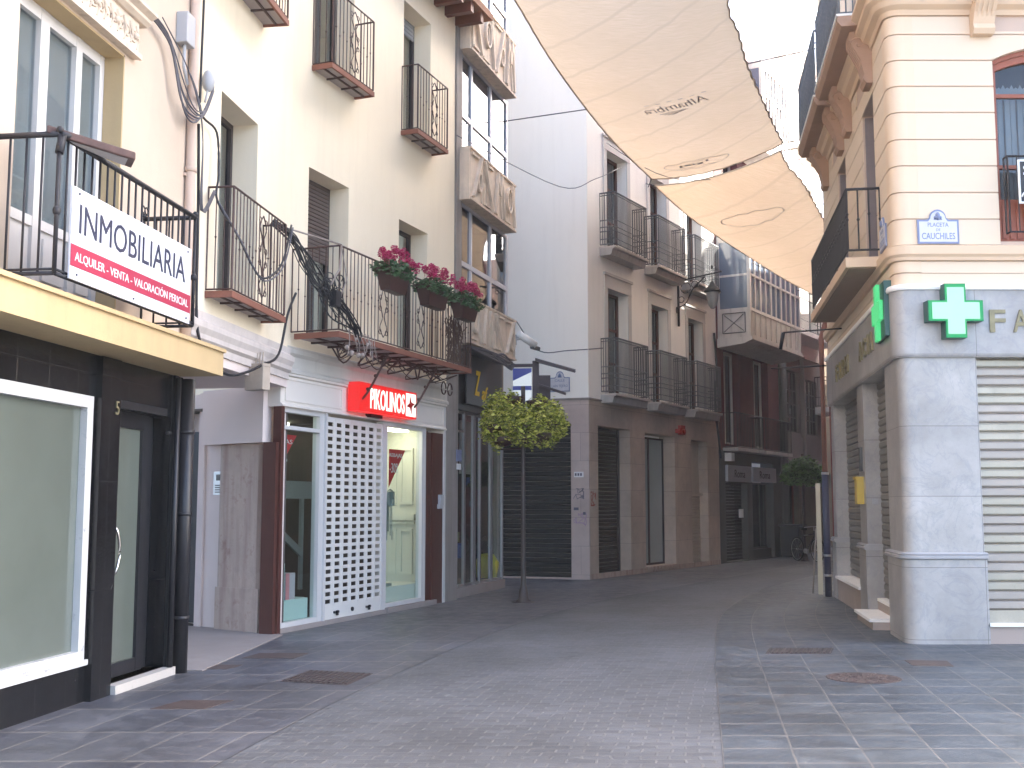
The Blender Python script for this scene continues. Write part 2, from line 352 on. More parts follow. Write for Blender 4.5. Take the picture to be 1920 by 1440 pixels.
boxpink = M('pink_display_box', (.62, .22, .25), .6, .05, 5, 0)
boxlil = M('lilac_display_box', (.50, .42, .45), .6, .05, 5, 0)
stainred = M('spray_paint_red', (.32, .05, .04), .8, .2, 30, 0)
stainblk = M('spray_paint_dark', (.12, .12, .16), .8, .2, 30, 0)
stainpur = M('spray_paint_purple', (.38, .26, .40), .8, .2, 30, 0)
alarmred = M('red_alarm_plastic', (.40, .04, .03), .4, .1, 5, 0)
yellowbox = M('yellow_letterbox_paint', (.60, .43, .08), .45, .1, 5, 0)
boardwhite = M('off_white_board', (.45, .44, .36), .7, .08, 5, .1, 50)
lid = M('rusted_iron_cover', (.085, .06, .055), .6, .2, 12, .6, 60)
grate = M('iron_grate', (.06, .045, .045), .55, .25, 12, .3, 80)
potbrown = M('brown_plastic_planter', (.045, .02, .018), .45, .1, 5, .1, 60)
leafd = [M('geranium_leaf_%d' % i, c, .6, .15, 9, 0) for i, c in enumerate([(.035, .075, .03), (.055, .12, .05), (.09, .16, .08)])]
flow = [M('magenta_petals_%d' % i, c, .6, .12, 9, 0) for i, c in enumerate([(.50, .015, .11), (.32, .008, .06), (.62, .06, .20)])]
leafy = [M('yellow_green_foliage_%d' % i, c, .6, .15, 9, 0) for i, c in enumerate([(.22, .26, .03), (.46, .48, .07), (.66, .64, .15), (.12, .14, .02)])]
leafg = [M('dark_green_foliage_%d' % i, c, .6, .15, 9, 0) for i, c in enumerate([(.035, .075, .02), (.07, .15, .04), (.11, .21, .06)])]
drystem = M('dry_brown_stems', (.13, .085, .06), .9, .3, 14, 0)
rubber = M('black_rubber', (.015, .015, .015), .7, .1, 8, 0)
rooftile = M('clay_roof_tiles', (.30, .15, .09), .85, .2, 5, .4, 30)
glass = M_glass('clear_shop_glass', (.86, .92, .90))
glassd = M_glass('window_glass', (.70, .74, .76), 1.0, 1.55)
glassm = M_glass('mirror_blue_glass', (.30, .33, .38), 1.0, 2.3)
def M_sail():
    m, nt, p = nodes('beige_shade_cloth'); out = nt.nodes['Material Output']
    geo = N(nt, 'ShaderNodeNewGeometry'); pos = geo.outputs['Position']
    n1 = N(nt, 'ShaderNodeTexNoise', Scale=.9, Detail=6.0); nt.links.new(pos, n1.inputs['Vector'])
    mp = N(nt, 'ShaderNodeMapping'); mp.inputs['Rotation'].default_value = (0, 0, math.radians(62)); mp.inputs['Scale'].default_value = (1, 14, 1); nt.links.new(pos, mp.inputs[0])
    n2 = N(nt, 'ShaderNodeTexNoise', Scale=4.0, Detail=3.0); nt.links.new(mp.outputs[0], n2.inputs['Vector'])
    c = mixc(nt, ramp(nt, n1.outputs[0], .3, .7), (.64, .49, .33), (.70, .54, .38))
    sm_ = N(nt, 'ShaderNodeTexWave', Scale=.32, Distortion=.15); sm_.bands_direction = 'X'; mq = N(nt, 'ShaderNodeMapping'); mq.inputs['Rotation'].default_value = (0, 0, math.radians(-28)); nt.links.new(pos, mq.inputs[0]); nt.links.new(mq.outputs[0], sm_.inputs[0])
    c = mixc(nt, ramp(nt, sm_.outputs[1], .97, 1.0), c, (.56, .43, .30))
    c = mixc(nt, ramp(nt, n2.outputs[0], .3, .75), c, (.58, .44, .29))
    uv = N(nt, 'ShaderNodeTexCoord').outputs['UV']; sp = N(nt, 'ShaderNodeSeparateXYZ'); nt.links.new(uv, sp.inputs[0])
    d = N(nt, 'ShaderNodeBsdfDiffuse'); t = N(nt, 'ShaderNodeBsdfTranslucent'); nt.links.new(c, d.inputs[0]); nt.links.new(c, t.inputs[0])
    wv = N(nt, 'ShaderNodeTexWave', Scale=34.0, Distortion=.4); wv.bands_direction = 'X'; nt.links.new(mp.outputs[0], wv.inputs[0])
    b = N(nt, 'ShaderNodeBump', Strength=.25, Distance=.01); nt.links.new(n2.outputs[0], b.inputs['Height']); nt.links.new(b.outputs[0], d.inputs['Normal'])
    mx = N(nt, 'ShaderNodeMixShader'); mx.inputs[0].default_value = .7
    nt.links.new(d.outputs[0], mx.inputs[1]); nt.links.new(t.outputs[0], mx.inputs[2]); nt.links.new(mx.outputs[0], out.inputs[0]); MATS['sail'] = m
    return m
sail = M_sail()
sailink = M('faded_blue_grey_ink', (.42, .35, .31), .9, .1, 8, 0)
# paving
cob = MB_brick('small_stone_setts', None, .19, .105, .010, (.150, .160, .178), (.108, .114, .128), (.175, .175, .178), .58, .5, .5, .35, 9, .45, rvar=.12, warp=.06, bscale=60)
slab = MB_brick('dark_slate_slabs', None, 1.0, .43, .017, (.080, .102, .13), (.135, .158, .182), (.235, .225, .215), .45, 0, .45, .5, 5, .5, rvar=.15)
slabl = MB_brick('dark_slate_slabs_kerb', None, 1.0, .92, .024, (.10, .105, .13), (.155, .158, .18), (.26, .245, .235), .47, .37, .45, .45, 5, .5, rvar=.13)
asph = M('far_grey_paving', (.12, .12, .125), .7, .2, 1.5, .4, 30)
# ------------------------------------------------------------------ reusable parts
def catmull(pts, n=6):
    out = []
    P = [Vector(p) for p in pts]
    for i in range(len(P) - 1):
        a = P[max(i - 1, 0)]; b = P[i]; c = P[i + 1]; d = P[min(i + 2, len(P) - 1)]
        for k in range(n):
            t = k / n
            out.append(.5 * ((2 * b) + (c - a) * t + (2 * a - 5 * b + 4 * c - d) * t * t + (3 * b - a - 3 * c + d) * t ** 3))
    out.append(P[-1]); return out
def slats(mb, F, s0, s1, n, z0, z1, h=.08, d=.014, tint=0):
    k = max(1, round((z1 - z0) / h)); h = (z1 - z0) / k
    for i in range(k):
        if tint: mb.k = (i * 7 + i * i * 3) % tint
        z = z0 + i * h; prof = [(n - .02, z), (n - .004, z + h * .02), (n + d, z + h * .2), (n + d, z + h * .75), (n - .004, z + h * .97), (n - .02, z + h * .97)]
        mb.prism_s(F, prof, s0, s1)
def window(root, F, s0, s1, z0, z1, n, fm=bronze, gm=glassd, back=darkroom, cols=2, fw=.06, rows=(), part='window', backn=.09, label=None):
    f = MB(); f.bx(F, s0, s0 + fw, n - .03, n + .03, z0, z1); f.bx(F, s1 - fw, s1, n - .03, n + .03, z0, z1)
    f.bx(F, s0 + fw, s1 - fw, n - .028, n + .028, z0, z0 + fw); f.bx(F, s0 + fw, s1 - fw, n - .028, n + .028, z1 - fw, z1)
    for i in range(1, cols):
        c = s0 + (s1 - s0) * i / cols; f.bx(F, c - fw * .6, c + fw * .6, n - .025, n + .026, z0 + fw, z1 - fw)
    for r in rows: f.bx(F, s0 + fw, s1 - fw, n - .022, n + .023, r - fw * .4, r + fw * .4)
    fo = f.build(part, fm, root); tag(fo, label)
    g = MB(); g.bx(F, s0 + fw * .5, s1 - fw * .5, n - .008, n - .002, z0 + fw * .5, z1 - fw * .5); g.build('pane', gm, fo)
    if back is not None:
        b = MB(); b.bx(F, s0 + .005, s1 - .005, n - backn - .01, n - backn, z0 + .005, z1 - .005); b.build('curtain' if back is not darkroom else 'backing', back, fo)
    return fo
def scroll(mb, F, s, n, z, h, side=None):
    "wrought iron spindle ornament in the plane of the rail"
    def q(a, b): return F.P(s + a, n, z + b) if side is None else F.P(side, n + a, z + b)
    w = h * .11
    for sg in (-1, 1):
        mb.tube(catmull([q(0, 0), q(sg * w, h * .13), q(sg * w * .25, h * .3), q(sg * w, h * .5), q(sg * w * .25, h * .7), q(sg * w, h * .86), q(0, h)], 4), .008, 4)
        for c in (.07, .42, .58, .93):
            mb.tube([q(sg * w * .9 + w * .35 * math.cos(t), h * c + w * .35 * math.sin(t)) for t in [k * math.pi / 3 for k in range(7)]], .006, 4)
def railing(F, s0, s1, n0, n1, zb, zt, gap=.115, r=.008, mid=None, scrolls=(), rail=.016, low=None, post=.013, bead=True, bands=()):
    mb = MB()
    for a, b in (((s0, n0), (s0, n1)), ((s0, n1), (s1, n1)), ((s1, n1), (s1, n0))):
        L = math.hypot(b[0] - a[0], b[1] - a[1]); k = max(1, round(L / gap))
        A = lambda t: (a[0] + (b[0] - a[0]) * t, a[1] + (b[1] - a[1]) * t)
        mb.tube([F.P(*A(0), zt), F.P(*A(1), zt)], rail, 6)
        mb.tube([F.P(*A(0), zb), F.P(*A(1), zb)], rail * .8, 4)
        for z in bands: mb.tube([F.P(*A(0), z), F.P(*A(1), z)], rail * .6, 4)
        for i in range(k + 1):
            s, n = A(i / k)
            if any(abs(s - c) < .09 and n == n1 for c in scrolls): continue
            mb.tube([F.P(s, n, zb), F.P(s, n, zt)], post if i in (0, k) else r, 4)
            if mid and bead:
                z = zb + (zt - zb) * (mid + (.09 if i % 2 else 0)); mb.tube([F.P(s, n, z - .02), F.P(s, n, z), F.P(s, n, z + .02)], r * 1.1, 6); mb.ball(F.P(s, n, z), r * 2.0, 5)
    for c in scrolls: scroll(mb, F, c, n1, zb + (zt - zb) * .06, (zt - zb) * .86)
    return mb
def iron_balcony(root, F, s0, s1, d, z, h, scrolls=(), mat=iron, label=None):
    b = MB(); b.k = 0; b.bx(F, s0, s1, d - .03, d, z - .07, z)
    b.bx(F, s0, s0 + .03, 0, d - .03, z - .07, z); b.bx(F, s1 - .03, s1, 0, d - .03, z - .07, z)
    b.k = 1; b.bx(F, s0 + .03, s1 - .03, 0, d - .03, z - .045, z - .01)
    b.k = 2
    k = max(2, round((s1 - s0) / .42))
    for i in range(1, k): c = s0 + (s1 - s0) * i / k; b.bx(F, c - .012, c + .012, 0, d - .03, z - .065, z - .045)
    b.bx(F, s0 + .03, s1 - .03, d * .5 - .012, d * .5 + .012, z - .062, z - .0451)
    o = b.build('balcony', [terra, soffit, iron], root); tag(o, label)
    railing(F, s0 + .02, s1 - .02, 0, d - .015, z + .02, z + h, .10, .0065, .42, scrolls, .012).build('railing', mat, o)
    return o
def leaves(mb, pts, size, kinds, rng=R, flat=.6):
    for p in pts:
        mb.k = rng.randrange(kinds); a = rng.uniform(0, 6.28); t = rng.uniform(-1, 1) * flat
        u = Vector((math.cos(a), math.sin(a), rng.uniform(-.6, .6))).normalized(); v = u.cross(Vector((rng.uniform(-1, 1), rng.uniform(-1, 1), rng.uniform(.2, 1)))).normalized()
        z = size * rng.uniform(.6, 1.3); p = Vector(p)
        mb.add([p - u * z, p - v * z * .5, p + u * z, p + v * z * .5], [(0, 1, 2), (0, 2, 3)])
# ------------------------------------------------------------------ ground
g = MB(); g.quad(Vector((-200, -150, -.012)), Vector((220, -150, -.012)), Vector((220, 250, -.012)), Vector((-200, 250, -.012)))
tag(g.build('ground', asph), kind='structure')
def interp(tab, y):
    for (y0, x0), (y1, x1) in zip(tab, tab[1:]):
        if y <= y1: t = (y - y0) / (y1 - y0); t = max(-5, t); return x0 + (x1 - x0) * t
    (y0, x0), (y1, x1) = tab[-2:]; return x1 + (x1 - x0) * (y - y1) / (y1 - y0)
def smooth(tab):
    v = catmull([(a, b, 0) for a, b in tab], 8); return [(p.x, p.y) for p in v]
RB = smooth([(-8, -.9), (2, .45), (7.18, 1.30), (9.96, 1.76), (12.39, 2.17), (15.7, 2.79), (18.12, 3.40), (20.8, 4.3), (24, 5.7), (28, 7.8), (34, 11.4), (44, 18)])
LB = smooth([(-8, -4.2), (2, -2.5), (7.18, -1.85), (10.02, -1.36), (11.4, -1.05), (14.13, -.39), (16.43, .3), (19.5, 1.5), (22.5, 3.1), (25.5, 4.7), (29, 6.7), (34, 9.6), (44, 15)])
ys = [-8 + i * .43 for i in range(122)]
def strip(name, mat, lo, hi, z, lanes, uvf):
    m = MB()
    for y in ys:
        a, b = lo(y), hi(y)
        for k in range(lanes + 1):
            x = a + (b - a) * k / lanes; m.uv[len(m.v)] = uvf(x, y, a, b, k, lanes); m.v.append(Vector((x, y, z)))
    for j in range(len(ys) - 1):
        for k in range(lanes):
            i = j * (lanes + 1) + k; m.f.append([i, i + 1, i + lanes + 2, i + lanes + 1]); m.mi.append(0); m.sm.append(False)
    o = m.build(name, mat); tag(o, kind='structure'); return o
strip('road', cob, lambda y: interp(LB, y), lambda y: interp(RB, y), -.004, 4, lambda x, y, a, b, k, l: (x - a, y))
strip('pavement', slab, lambda y: interp(RB, y), lambda y: interp(RB, y) + .46 * 30, 0, 30, lambda x, y, a, b, k, l: (k + .001, y))
strip('pavement', slabl, lambda y: interp(LB, y) - .47 * 14, lambda y: interp(LB, y), 0, 14, lambda x, y, a, b, k, l: (k + .001, y))
# drain covers
def cover(name, pts, label, cat, mat, bars=0, z=.004):
    m = MB(); m.prism_z(pts, z - .03, z)
    if bars:
        a, b, c, d = [Vector((p[0], p[1], 0)) for p in pts]
        for i in range(bars):
            t = (i + .5) / bars; p = a.lerp(b, t); q = d.lerp(c, t)
            u = (q - p) * .06; v = (b - a).normalized() * ((b - a).length / bars * .24)
            vs = [p + u - v, p + u + v, q - u + v, q - u - v]
            m.hexa([Vector((w.x, w.y, z)) for w in vs] + [Vector((w.x, w.y, z + .008)) for w in vs])
    return single(m, name, mat, label, cat)
cover('drain_grate', [(-2.12, 10.62), (-1.48, 10.4), (-1.33, 11.11), (-1.97, 11.33)], 'slotted iron drain grate in the left pavement between door number 5 and the setts', 'drain', grate, 12)
cover('drain_grate', [(2.75, 12.57), (3.46, 12.57), (3.63, 13.05), (2.9, 13.05)], 'slotted iron drain grate in the right pavement beside the marble shop corner', 'drain', grate, 14)
cover('utility_cover', [(-2.86, 9.2), (-2.43, 9.2), (-2.30, 9.6), (-2.72, 9.6)], 'small square iron cover nearest the black shop front', 'cover', lid)
cover('utility_cover', [(-2.85, 12.2), (-2.3, 12.2), (-2.22, 12.62), (-2.75, 12.62)], 'rusty square iron cover in front of the pinkish doorstep', 'cover', lid)
cover('utility_cover', [(-3.1, 11.4), (-2.8, 11.4), (-2.72, 11.7), (-3.02, 11.7)], 'small reddish iron cover beside the black post of number 5', 'cover', lid)
cover('utility_cover', [(4.03, 11.65), (4.42, 11.6), (4.5, 12.0), (4.08, 12.05)], 'square iron cover in the slate slabs just before the marble pier', 'cover', lid)
m = MB(); c = (3.28, 10.83)
m.prism_z([(c[0] + .34 * math.cos(t * math.pi / 14), c[1] + .34 * math.sin(t * math.pi / 14)) for t in range(28)], -.02, .005)
for r in (.10, .19, .28):
    for t in range(0, 28, 2):
        a = t * math.pi / 14; m.prism_z([(c[0] + rr * math.cos(a + da), c[1] + rr * math.sin(a + da)) for rr, da in ((r - .03, 0), (r + .03, 0), (r + .03, .12), (r - .03, .12))], .005, .009)
single(m, 'manhole_cover', lid, 'round rusty manhole cover in the slate pavement at right', 'cover')
# ------------------------------------------------------------------ building A (number 5, far left)
A = thing('corner_house', 'aged cream house at far left with black tiled shop front and ochre canopy slab', 'house', FA.P(0, 0, 0))
m = MB(); m.wall(FA, -8, 2.95, 3.13, 13, -.5, 0, [(-.18, 1.49, 3.24, 5.62), (-4.4, -2.7, 3.24, 5.62), (-.18, 1.49, 7.2, 9.7)])
m.bx(FA, 2.6, 2.95, -8, -.5, 0, 13); m.bx(FA, -8, 2.6, -8, -.5, 12.8, 13); m.bx(FA, -8, 2.6, -8, -7.7, 0, 12.8); m.bx(FA, -8, -7.7, -7.7, -.5, 0, 12.8)
m.build('wall', cream_a, A)
m = MB()
m.wall(FA, -8, 2.95, 0, 2.87, -.45, 0, [(-3.2, 1.06, .4, 2.42), (1.55, 2.68, .075, 2.45)])
m.build('shop_front', blacktile, A)
m = MB(); m.bx(FA, -.18, 1.49, -.5, -.002, 3.16, 3.24); m.bx(FA, 1.47, 1.489, -.499, .0, 3.24, 5.60); m.bx(FA, -.18, 1.47, -.499, .0, 5.60, 5.619); m.build('window_reveal', ochre, A)
m = MB(); m.prism_s(FA, [(.002, 2.87), (.45, 2.87), (.45, 3.10), (.48, 3.10), (.48, 3.135), (.002, 3.19)], -8, 2.86); m.build('canopy_slab', ochre, A)
# relief lintel above the balcony door
m = MB(); m.bx(FA, -.5, 1.64, 0, .05, 5.64, 5.98); m.bx(FA, -.52, 1.66, .05, .08, 5.64, 5.69)
m.prism_s(FA, [(0, 5.98), (.08, 5.98), (.12, 6.01), (.12, 6.04), (.18, 6.07), (.18, 6.10), (0, 6.12)], -.58, 1.74)
rg = random.Random(2)
for i in range(17):
    s = -.42 + i * .122; r0 = rg.uniform(.045, .075)
    m.tube([FA.P(s + r * math.cos(a), .052, 5.835 + r * 1.1 * math.sin(a)) for r, a in [(r0 * (1 - k * .08), k * .75 + i) for k in range(9)]], .012, 5)
    m.tube(catmull([FA.P(s + .06, .05, 5.72 + .02 * (i % 2)), FA.P(s + .09, .06, 5.82), FA.P(s + .04, .055, 5.93)], 3), .011, 4)
    if i % 3 == 1: m.ball(FA.P(s + .03, .06, 5.83), .032, 6)
m.build('carved_lintel', carved, A)
# balcony door: white joinery
f = MB(); n = -.22
for a, b in ((-.18, -.08), (.42, .55), (.98, 1.08), (1.39, 1.465)): f.bx(FA, a, b, n - .04, n + .04, 3.24, 5.6)
f.bx(FA, -.08, 1.39, n - .036, n + .036, 5.5, 5.6); f.bx(FA, -.08, 1.39, n - .036, n + .036, 3.24, 3.34); f.bx(FA, -.08, 1.39, n - .034, n + .034, 3.80, 3.88)
f.bx(FA, -.08, 1.39, n - .02, n + .01, 3.34, 3.80)
for a, b in ((-.07, .40), (.57, .96), (1.10, 1.38)): f.bx(FA, a + .04, b - .04, n + .01, n + .03, 3.40, 3.74)
fo = f.build('balcony_door', whiteframe, A)
q = MB(); q.bx(FA, -.12, 1.43, n - .01, n - .004, 3.86, 5.52); q.build('pane', glassd, fo)
q = MB(); q.bx(FA, -.16, 1.46, n - .035, n - .03, 3.8, 5.55); q.build('curtain', curtain, fo)
window(A, FA, -.18, 1.49, 7.2, 9.7, -.3, whiteframe, cols=2, back=curtaind); window(A, FA, -4.4, -2.7, 3.24, 5.62, -.3, whiteframe, cols=2, back=curtaind)
# balcony rail
m = MB(); zb, zt, nb = 3.23, 4.24, .50
corner = [(-.42, nb), (1.97, nb)]
for a, b in (((-.42, 0), (-.42, nb)), ((-.42, nb), (1.97, nb)), ((1.97, nb), (1.97, 0))):
    for z, r in ((zt, .022), (zb, .016), (zb + .03, .01)): m.tube([FA.P(*a, z), FA.P(*b, z)], r, 6)
    L = math.hypot(b[0] - a[0], b[1] - a[1]); k = round(L / .118)
    for i in range(k + 1):
        s = a[0] + (b[0] - a[0]) * i / k; q = a[1] + (b[1] - a[1]) * i / k
        big = i in (0, k); m.tube([FA.P(s, q, zb - .005), FA.P(s, q, zt)], .017 if big else .0095, 6)
        if big: m.ball(FA.P(s, q, zb + .45), .032, 6, 1.2); m.ball(FA.P(s, q, zt + .03), .028, 6)
for s in (.95,):
    for sg in (-1, 1): m.tube([FA.P(s + sg * (.03 + .03 * math.cos(t)), nb, zt - .2 + .03 * math.sin(t)) for t in [k * .8 for k in range(9)]], .007, 5)
m.build('balcony_railing', ironk, A)
# shop window
f = MB(); n = .012
f.bx(FA, -3.3, 1.15, -.08, n, .33, .42); f.bx(FA, -3.3, 1.15, -.08, n, 2.41, 2.51); f.bx(FA, 1.05, 1.15, -.08, n - .001, .42, 2.41); f.bx(FA, -3.3, -3.2, -.08, n - .001, .42, 2.41)
f.bx(FA, -3.34, 1.18, n + .001, n + .02, .30, .345)
fo = f.build('shop_window', chipwhite, A); tag(fo, 'frosted shop window in a chipped white frame')
q = MB(); q.bx(FA, -3.21, 1.06, -.07, -.05, .41, 2.42); q.build('pane', frost, fo)
# pilaster, door, post
m = MB(); m.bx(FA, 1.19, 1.53, .002, .06, 0, 2.86); m.build('pilaster', blacktile, A)
t = MB(); text_mb(t, '5', FA, 1.46, .062, 2.44, .12, .06, .01); t.build('house_number', gold, A)
f = MB(); n = -.16
f.bx(FA, 1.56, 1.84, n - .03, n + .03, .08, 2.45); f.bx(FA, 2.38, 2.50, n - .03, n + .03, .08, 2.45); f.bx(FA, 1.84, 2.38, n - .028, n + .028, .08, .20); f.bx(FA, 1.84, 2.38, n - .028, n + .028, 2.31, 2.45)
f.bx(FA, 2.50, 2.675, n - .04, n - .01, .08, 2.45)
fo = f.build('door', blackpaint, A)
q = MB(); q.bx(FA, 1.83, 2.39, n - .006, n, .19, 2.32); q.build('pane', frost, fo)
q = MB(); q.tube(catmull([FA.P(1.83, n + .03, .99), FA.P(1.83, n + .08, 1.02), FA.P(1.87, n + .09, 1.2), FA.P(1.83, n + .08, 1.38), FA.P(1.83, n + .03, 1.41)], 5), .014, 8); q.build('handle', chrome, fo)
m = MB(); m.bx(FA, 1.54, 2.75, -.44, .10, 0, .075); m.build('doorstep', M('pale_doorstep_stone', (.5, .47, .43), .7, .1, 4, .3, 40, dirt=(5, .6, .4)), A)
m = MB(); m.tube([FA.P(2.62, .0, 2.3), FA.P(2.9, .0, 2.3)], .02, 6); m.bx(FA, 1.53, 2.5, .0, .05, 2.45, 2.52); m.build('door_lintel', blackpaint, A)
m = MB(); m.bx(FA, 2.69, 2.78, .0015, .035, 0, 2.866); m.tube([FA.P(2.86, .09, 0), FA.P(2.86, .09, 2.84)], .075, 12)
for z in (.5, 1.5, 2.3): m.tube([FA.P(2.86, .09, z), FA.P(2.86, .09, z + .04)], .083, 12)
m.tube([FA.P(2.68, .07, 0), FA.P(2.68, .07, 2.84)], .03, 8)
m.build('corner_post', blackpaint, A)
m = MB()
for z0, z1 in ((3.2, 5.0), (5.0, 7.4), (7.4, 12.9)): m.tube([FA.P(2.86, .05, z0), FA.P(2.86, .05, z1)], .052, 10); m.tube([FA.P(2.86, .05, z1 - .05), FA.P(2.86, .05, z1)], .062, 10)
for z in (3.9, 4.9, 6.9, 8.8): m.bx(FA, 2.79, 2.93, 0, .03, z, z + .03)
single(m, 'rain_pipe', pipepaint, 'pink painted rain pipe running up the wall between the two cream houses at left', 'pipe')
# estate banner
m = MB(); m.bx(FA, -.29, 1.80, .53, .545, 3.22, 3.90)
B_ = thing('estate_agent_banner', 'white and crimson estate agent banner tied to the balcony railing at far left', 'banner', FA.P(.75, .54, 3.22))
m.build('panel', bannerw, B_)
m = MB(); m.bx(FA, -.29, 1.80, .546, .549, 3.315, 3.475); m.build('stripe', bannerr, B_)
t = MB(); text_mb(t, 'INMOBILIARIA', FA, .745, .547, 3.68, .22, 1.86, .003); t.build('lettering', banneri, B_)
t = MB(); text_mb(t, 'ALQUILER - VENTA - VALORACIÓN PERICIAL', FA, .755, .5495, 3.395, .095, 1.98, .002); t.build('lettering', white, B_)
m = MB()
for s, z in ((-.2, 3.26), (1.72, 3.26), (.7, 3.25), (-.2, 3.86), (1.72, 3.86)): m.tube([FA.P(s, .50, z), FA.P(s, .555, z)], .008, 6)
m.build('rivet', banneri, B_)
# floodlight on the rail corner
Lf = thing('floodlight', 'flat dark floodlight clamped to the balcony rail above the estate banner', 'light', FA.P(-.3, .55, 4.24))
m = MB(); a = [FA.P(-.42, .47, 4.26), FA.P(-.10, .42, 4.34), FA.P(.42, .72, 4.28), FA.P(.24, .86, 4.22)]
a = [FA.P(-.46, .42, 4.27), FA.P(.05, .30, 4.36), FA.P(.28, .70, 4.22), FA.P(.02, .86, 4.20)]
m.hexa([v + Vector((0, 0, -.03)) for v in a] + [v + Vector((0, 0, .03)) for v in a]); m.build('housing', iron, Lf, bevel=.01)
m = MB(); c = sum(a, Vector()) / 4; m.hexa([c.lerp(v, .8) + Vector((0, 0, -.036)) for v in a] + [c.lerp(v, .8) + Vector((0, 0, -.031)) for v in a]); m.build('lens', plasticg, Lf)
m = MB(); m.tube([FA.P(-.42, .5, 4.1), FA.P(-.38, .5, 4.25)], .03, 8); m.tube([FA.P(-.42, .5, 4.24), FA.P(-.15, .55, 4.28)], .025, 8); m.build('clamp', ironk, Lf)
# ------------------------------------------------------------------ building B
B = thing('townhouse', 'cream rendered townhouse with iron balconies above the red and white shoe shop', 'house', FB.P(0, 0, 0))
z0w = 3.30
m = MB(); hb1 = [(3.73, 4.87, 3.84, 6.13), (3.75, 4.85, 7.5, 9.7)]
m.wall(FA, 2.95, 6.115, z0w, 10.3, -.45, 0, hb1); m.build('wall', cream_b, B)
hb2 = [(.56, 1.66, 3.86, 6.15), (3.27, 4.33, 3.86, 6.08), (.63, 1.74, 7.6, 9.72), (3.37, 4.39, 7.56, 9.72)]
m = MB(); m.wall(FB, .0, 5.42, z0w, 10.3, -.45, 0, hb2); m.bx(FB, 5.0, 5.42, -6, -.45, 0, 10.3); m.bx(FB, -2.5, 5.0, -6, -.45, 10.1, 10.3); m.build('wall', cream_b, B)
m = MB(); m.prism_s(FB, [(-.3, 10.3), (.55, 10.3), (.55, 10.42), (-3, 11.3), (-3, 10.3)], -.3, 5.85); m.build('roof', rooftile, B)
m = MB()
for i in range(13): m.bx(FB, .0 + i * .45, .12 + i * .45, 0, .5, 10.12, 10.299)
m.build('eaves', woodbrown, B)
m = MB(); m.prism_s(FA, [(-.3, 10.3), (.55, 10.3), (.55, 10.42), (-3, 11.3), (-3, 10.3)], 2.9, 6.0); m.build('roof', rooftile, B)
# lower cornices
def cornice(F, s0, s1):
    m = MB(); m.prism_s(F, [(.0, 3.2), (.03, 3.2), (.03, 3.28), (.07, 3.31), (.07, 3.36), (.10, 3.42), (.10, 3.48), (.045, 3.52), (.045, 3.60), (0, 3.62)], s0, s1); return m
cornice(FA, 2.95, 6.10).build('cornice', greyplast, B); 
m = MB(); m.prism_s(FB, [(0, 3.30), (.05, 3.30), (.05, 3.34), (.02, 3.37), (.02, 3.52), (.06, 3.56), (.06, 3.62), (0, 3.66)], .02, 5.12); m.build('cornice', M('grey_cornice_paint', (.56, .53, .48), .8, .08, 2, .2, 50, streak=.3, dirtc=(.25, .23, .2)), B)
m = MB(); m.bx(FA, 2.95, 6.13, -2.9, 0, 3.1, 3.3); m.build('recess_ceiling', pinkish, B)
for F, h, kind in ((FA, hb1[0], 0), (FA, hb1[1], 0), (FB, hb2[0], 1), (FB, hb2[1], 2), (FB, hb2[2], 3), (FB, hb2[3], 3)):
    if kind == 1:
        fo = window(B, F, h[0], h[1], h[2], h[3], -.34, bronze, back=curtaind, backn=.2)
        q = MB(); slats(q, F, h[0] + .05, h[1] - .05, -.30, 5.02, 6.14, .055, .008); q.build('roller_blind', shutterbr, fo)
        q = MB(); q.bx(F, h[0] + .08, h[0] + .5, -.42, -.40, 3.9, 5.0); q.build('curtain', curtainy, fo)
    elif kind == 3:
        fo = window(B, F, h[0], h[1], h[2], h[3], -.34, bronze, back=curtaind, backn=.22)
        q = MB(); slats(q, F, h[0] + .05, h[1] - .05, -.30, h[3] - .28, h[3] - .01, .06, .006); q.build('blind_box', greytrim, fo)
    else: window(B, F, h[0], h[1], h[2], h[3], -.34, bronze, back=curtaind if kind else curtaind, backn=.2)
iron_balcony(B, FA, 3.42, 5.14, .30, 3.84, 1.12, (4.35,))
iron_balcony(B, FA, 3.20, 4.98, .32, 7.46, 1.12, (4.2,))
iron_balcony(B, FB, .58, 1.80, .32, 7.58, 1.06, (1.22,))
iron_balcony(B, FB, 3.30, 4.48, .30, 7.52, 1.06, (3.95,))
# long balcony
b = MB(); d = .72; za = 3.74; s0, s1 = .17, 4.52
b.bx(FB, s0, s1, d - .03, d, za, za + .075); b.bx(FB, s0, s0 + .03, .06, d - .03, za, za + .075); b.bx(FB, s1 - .03, s1, .06, d - .03, za, za + .075)
b.k = 1; b.bx(FB, s0 + .03, s1 - .03, .06, d - .03, za + .02, za + .06)
b.k = 2
for i in range(1, 10): c = s0 + (s1 - s0) * i / 10; b.bx(FB, c - .014, c + .014, .06, d - .031, za - .005, za + .02)
b.bx(FB, s0 + .03, s1 - .03, .34, .365, za - .003, za + .019)
bo = b.build('long_balcony', [terra, soffit, iron], B)
rl = railing(FB, s0 + .02, s1 - .02, 0, d - .015, za + .10, za + 1.19, .098, .0065, .42, (1.42, 2.62, 3.95), .013); rl.build('railing', iron, bo)
def bracket(s):
    m = MB(); m.tube(catmull([FB.P(s, .62, 3.73), FB.P(s, .52, 3.55), FB.P(s, .36, 3.28), FB.P(s, .24, 3.12), FB.P(s, .14, 3.07), FB.P(s, .05, 3.12), FB.P(s, .04, 3.22), FB.P(s, .10, 3.28), FB.P(s, .15, 3.24), FB.P(s, .13, 3.19)], 5), .016, 6)
    for t in (.2, .5, .8): m.ball(FB.P(s, .62 - .5 * t * .8, 3.73 - .62 * t), .026, 6)
    return m
for s in (1.75, 3.4): bracket(s).build('balcony_bracket', iron, bo)
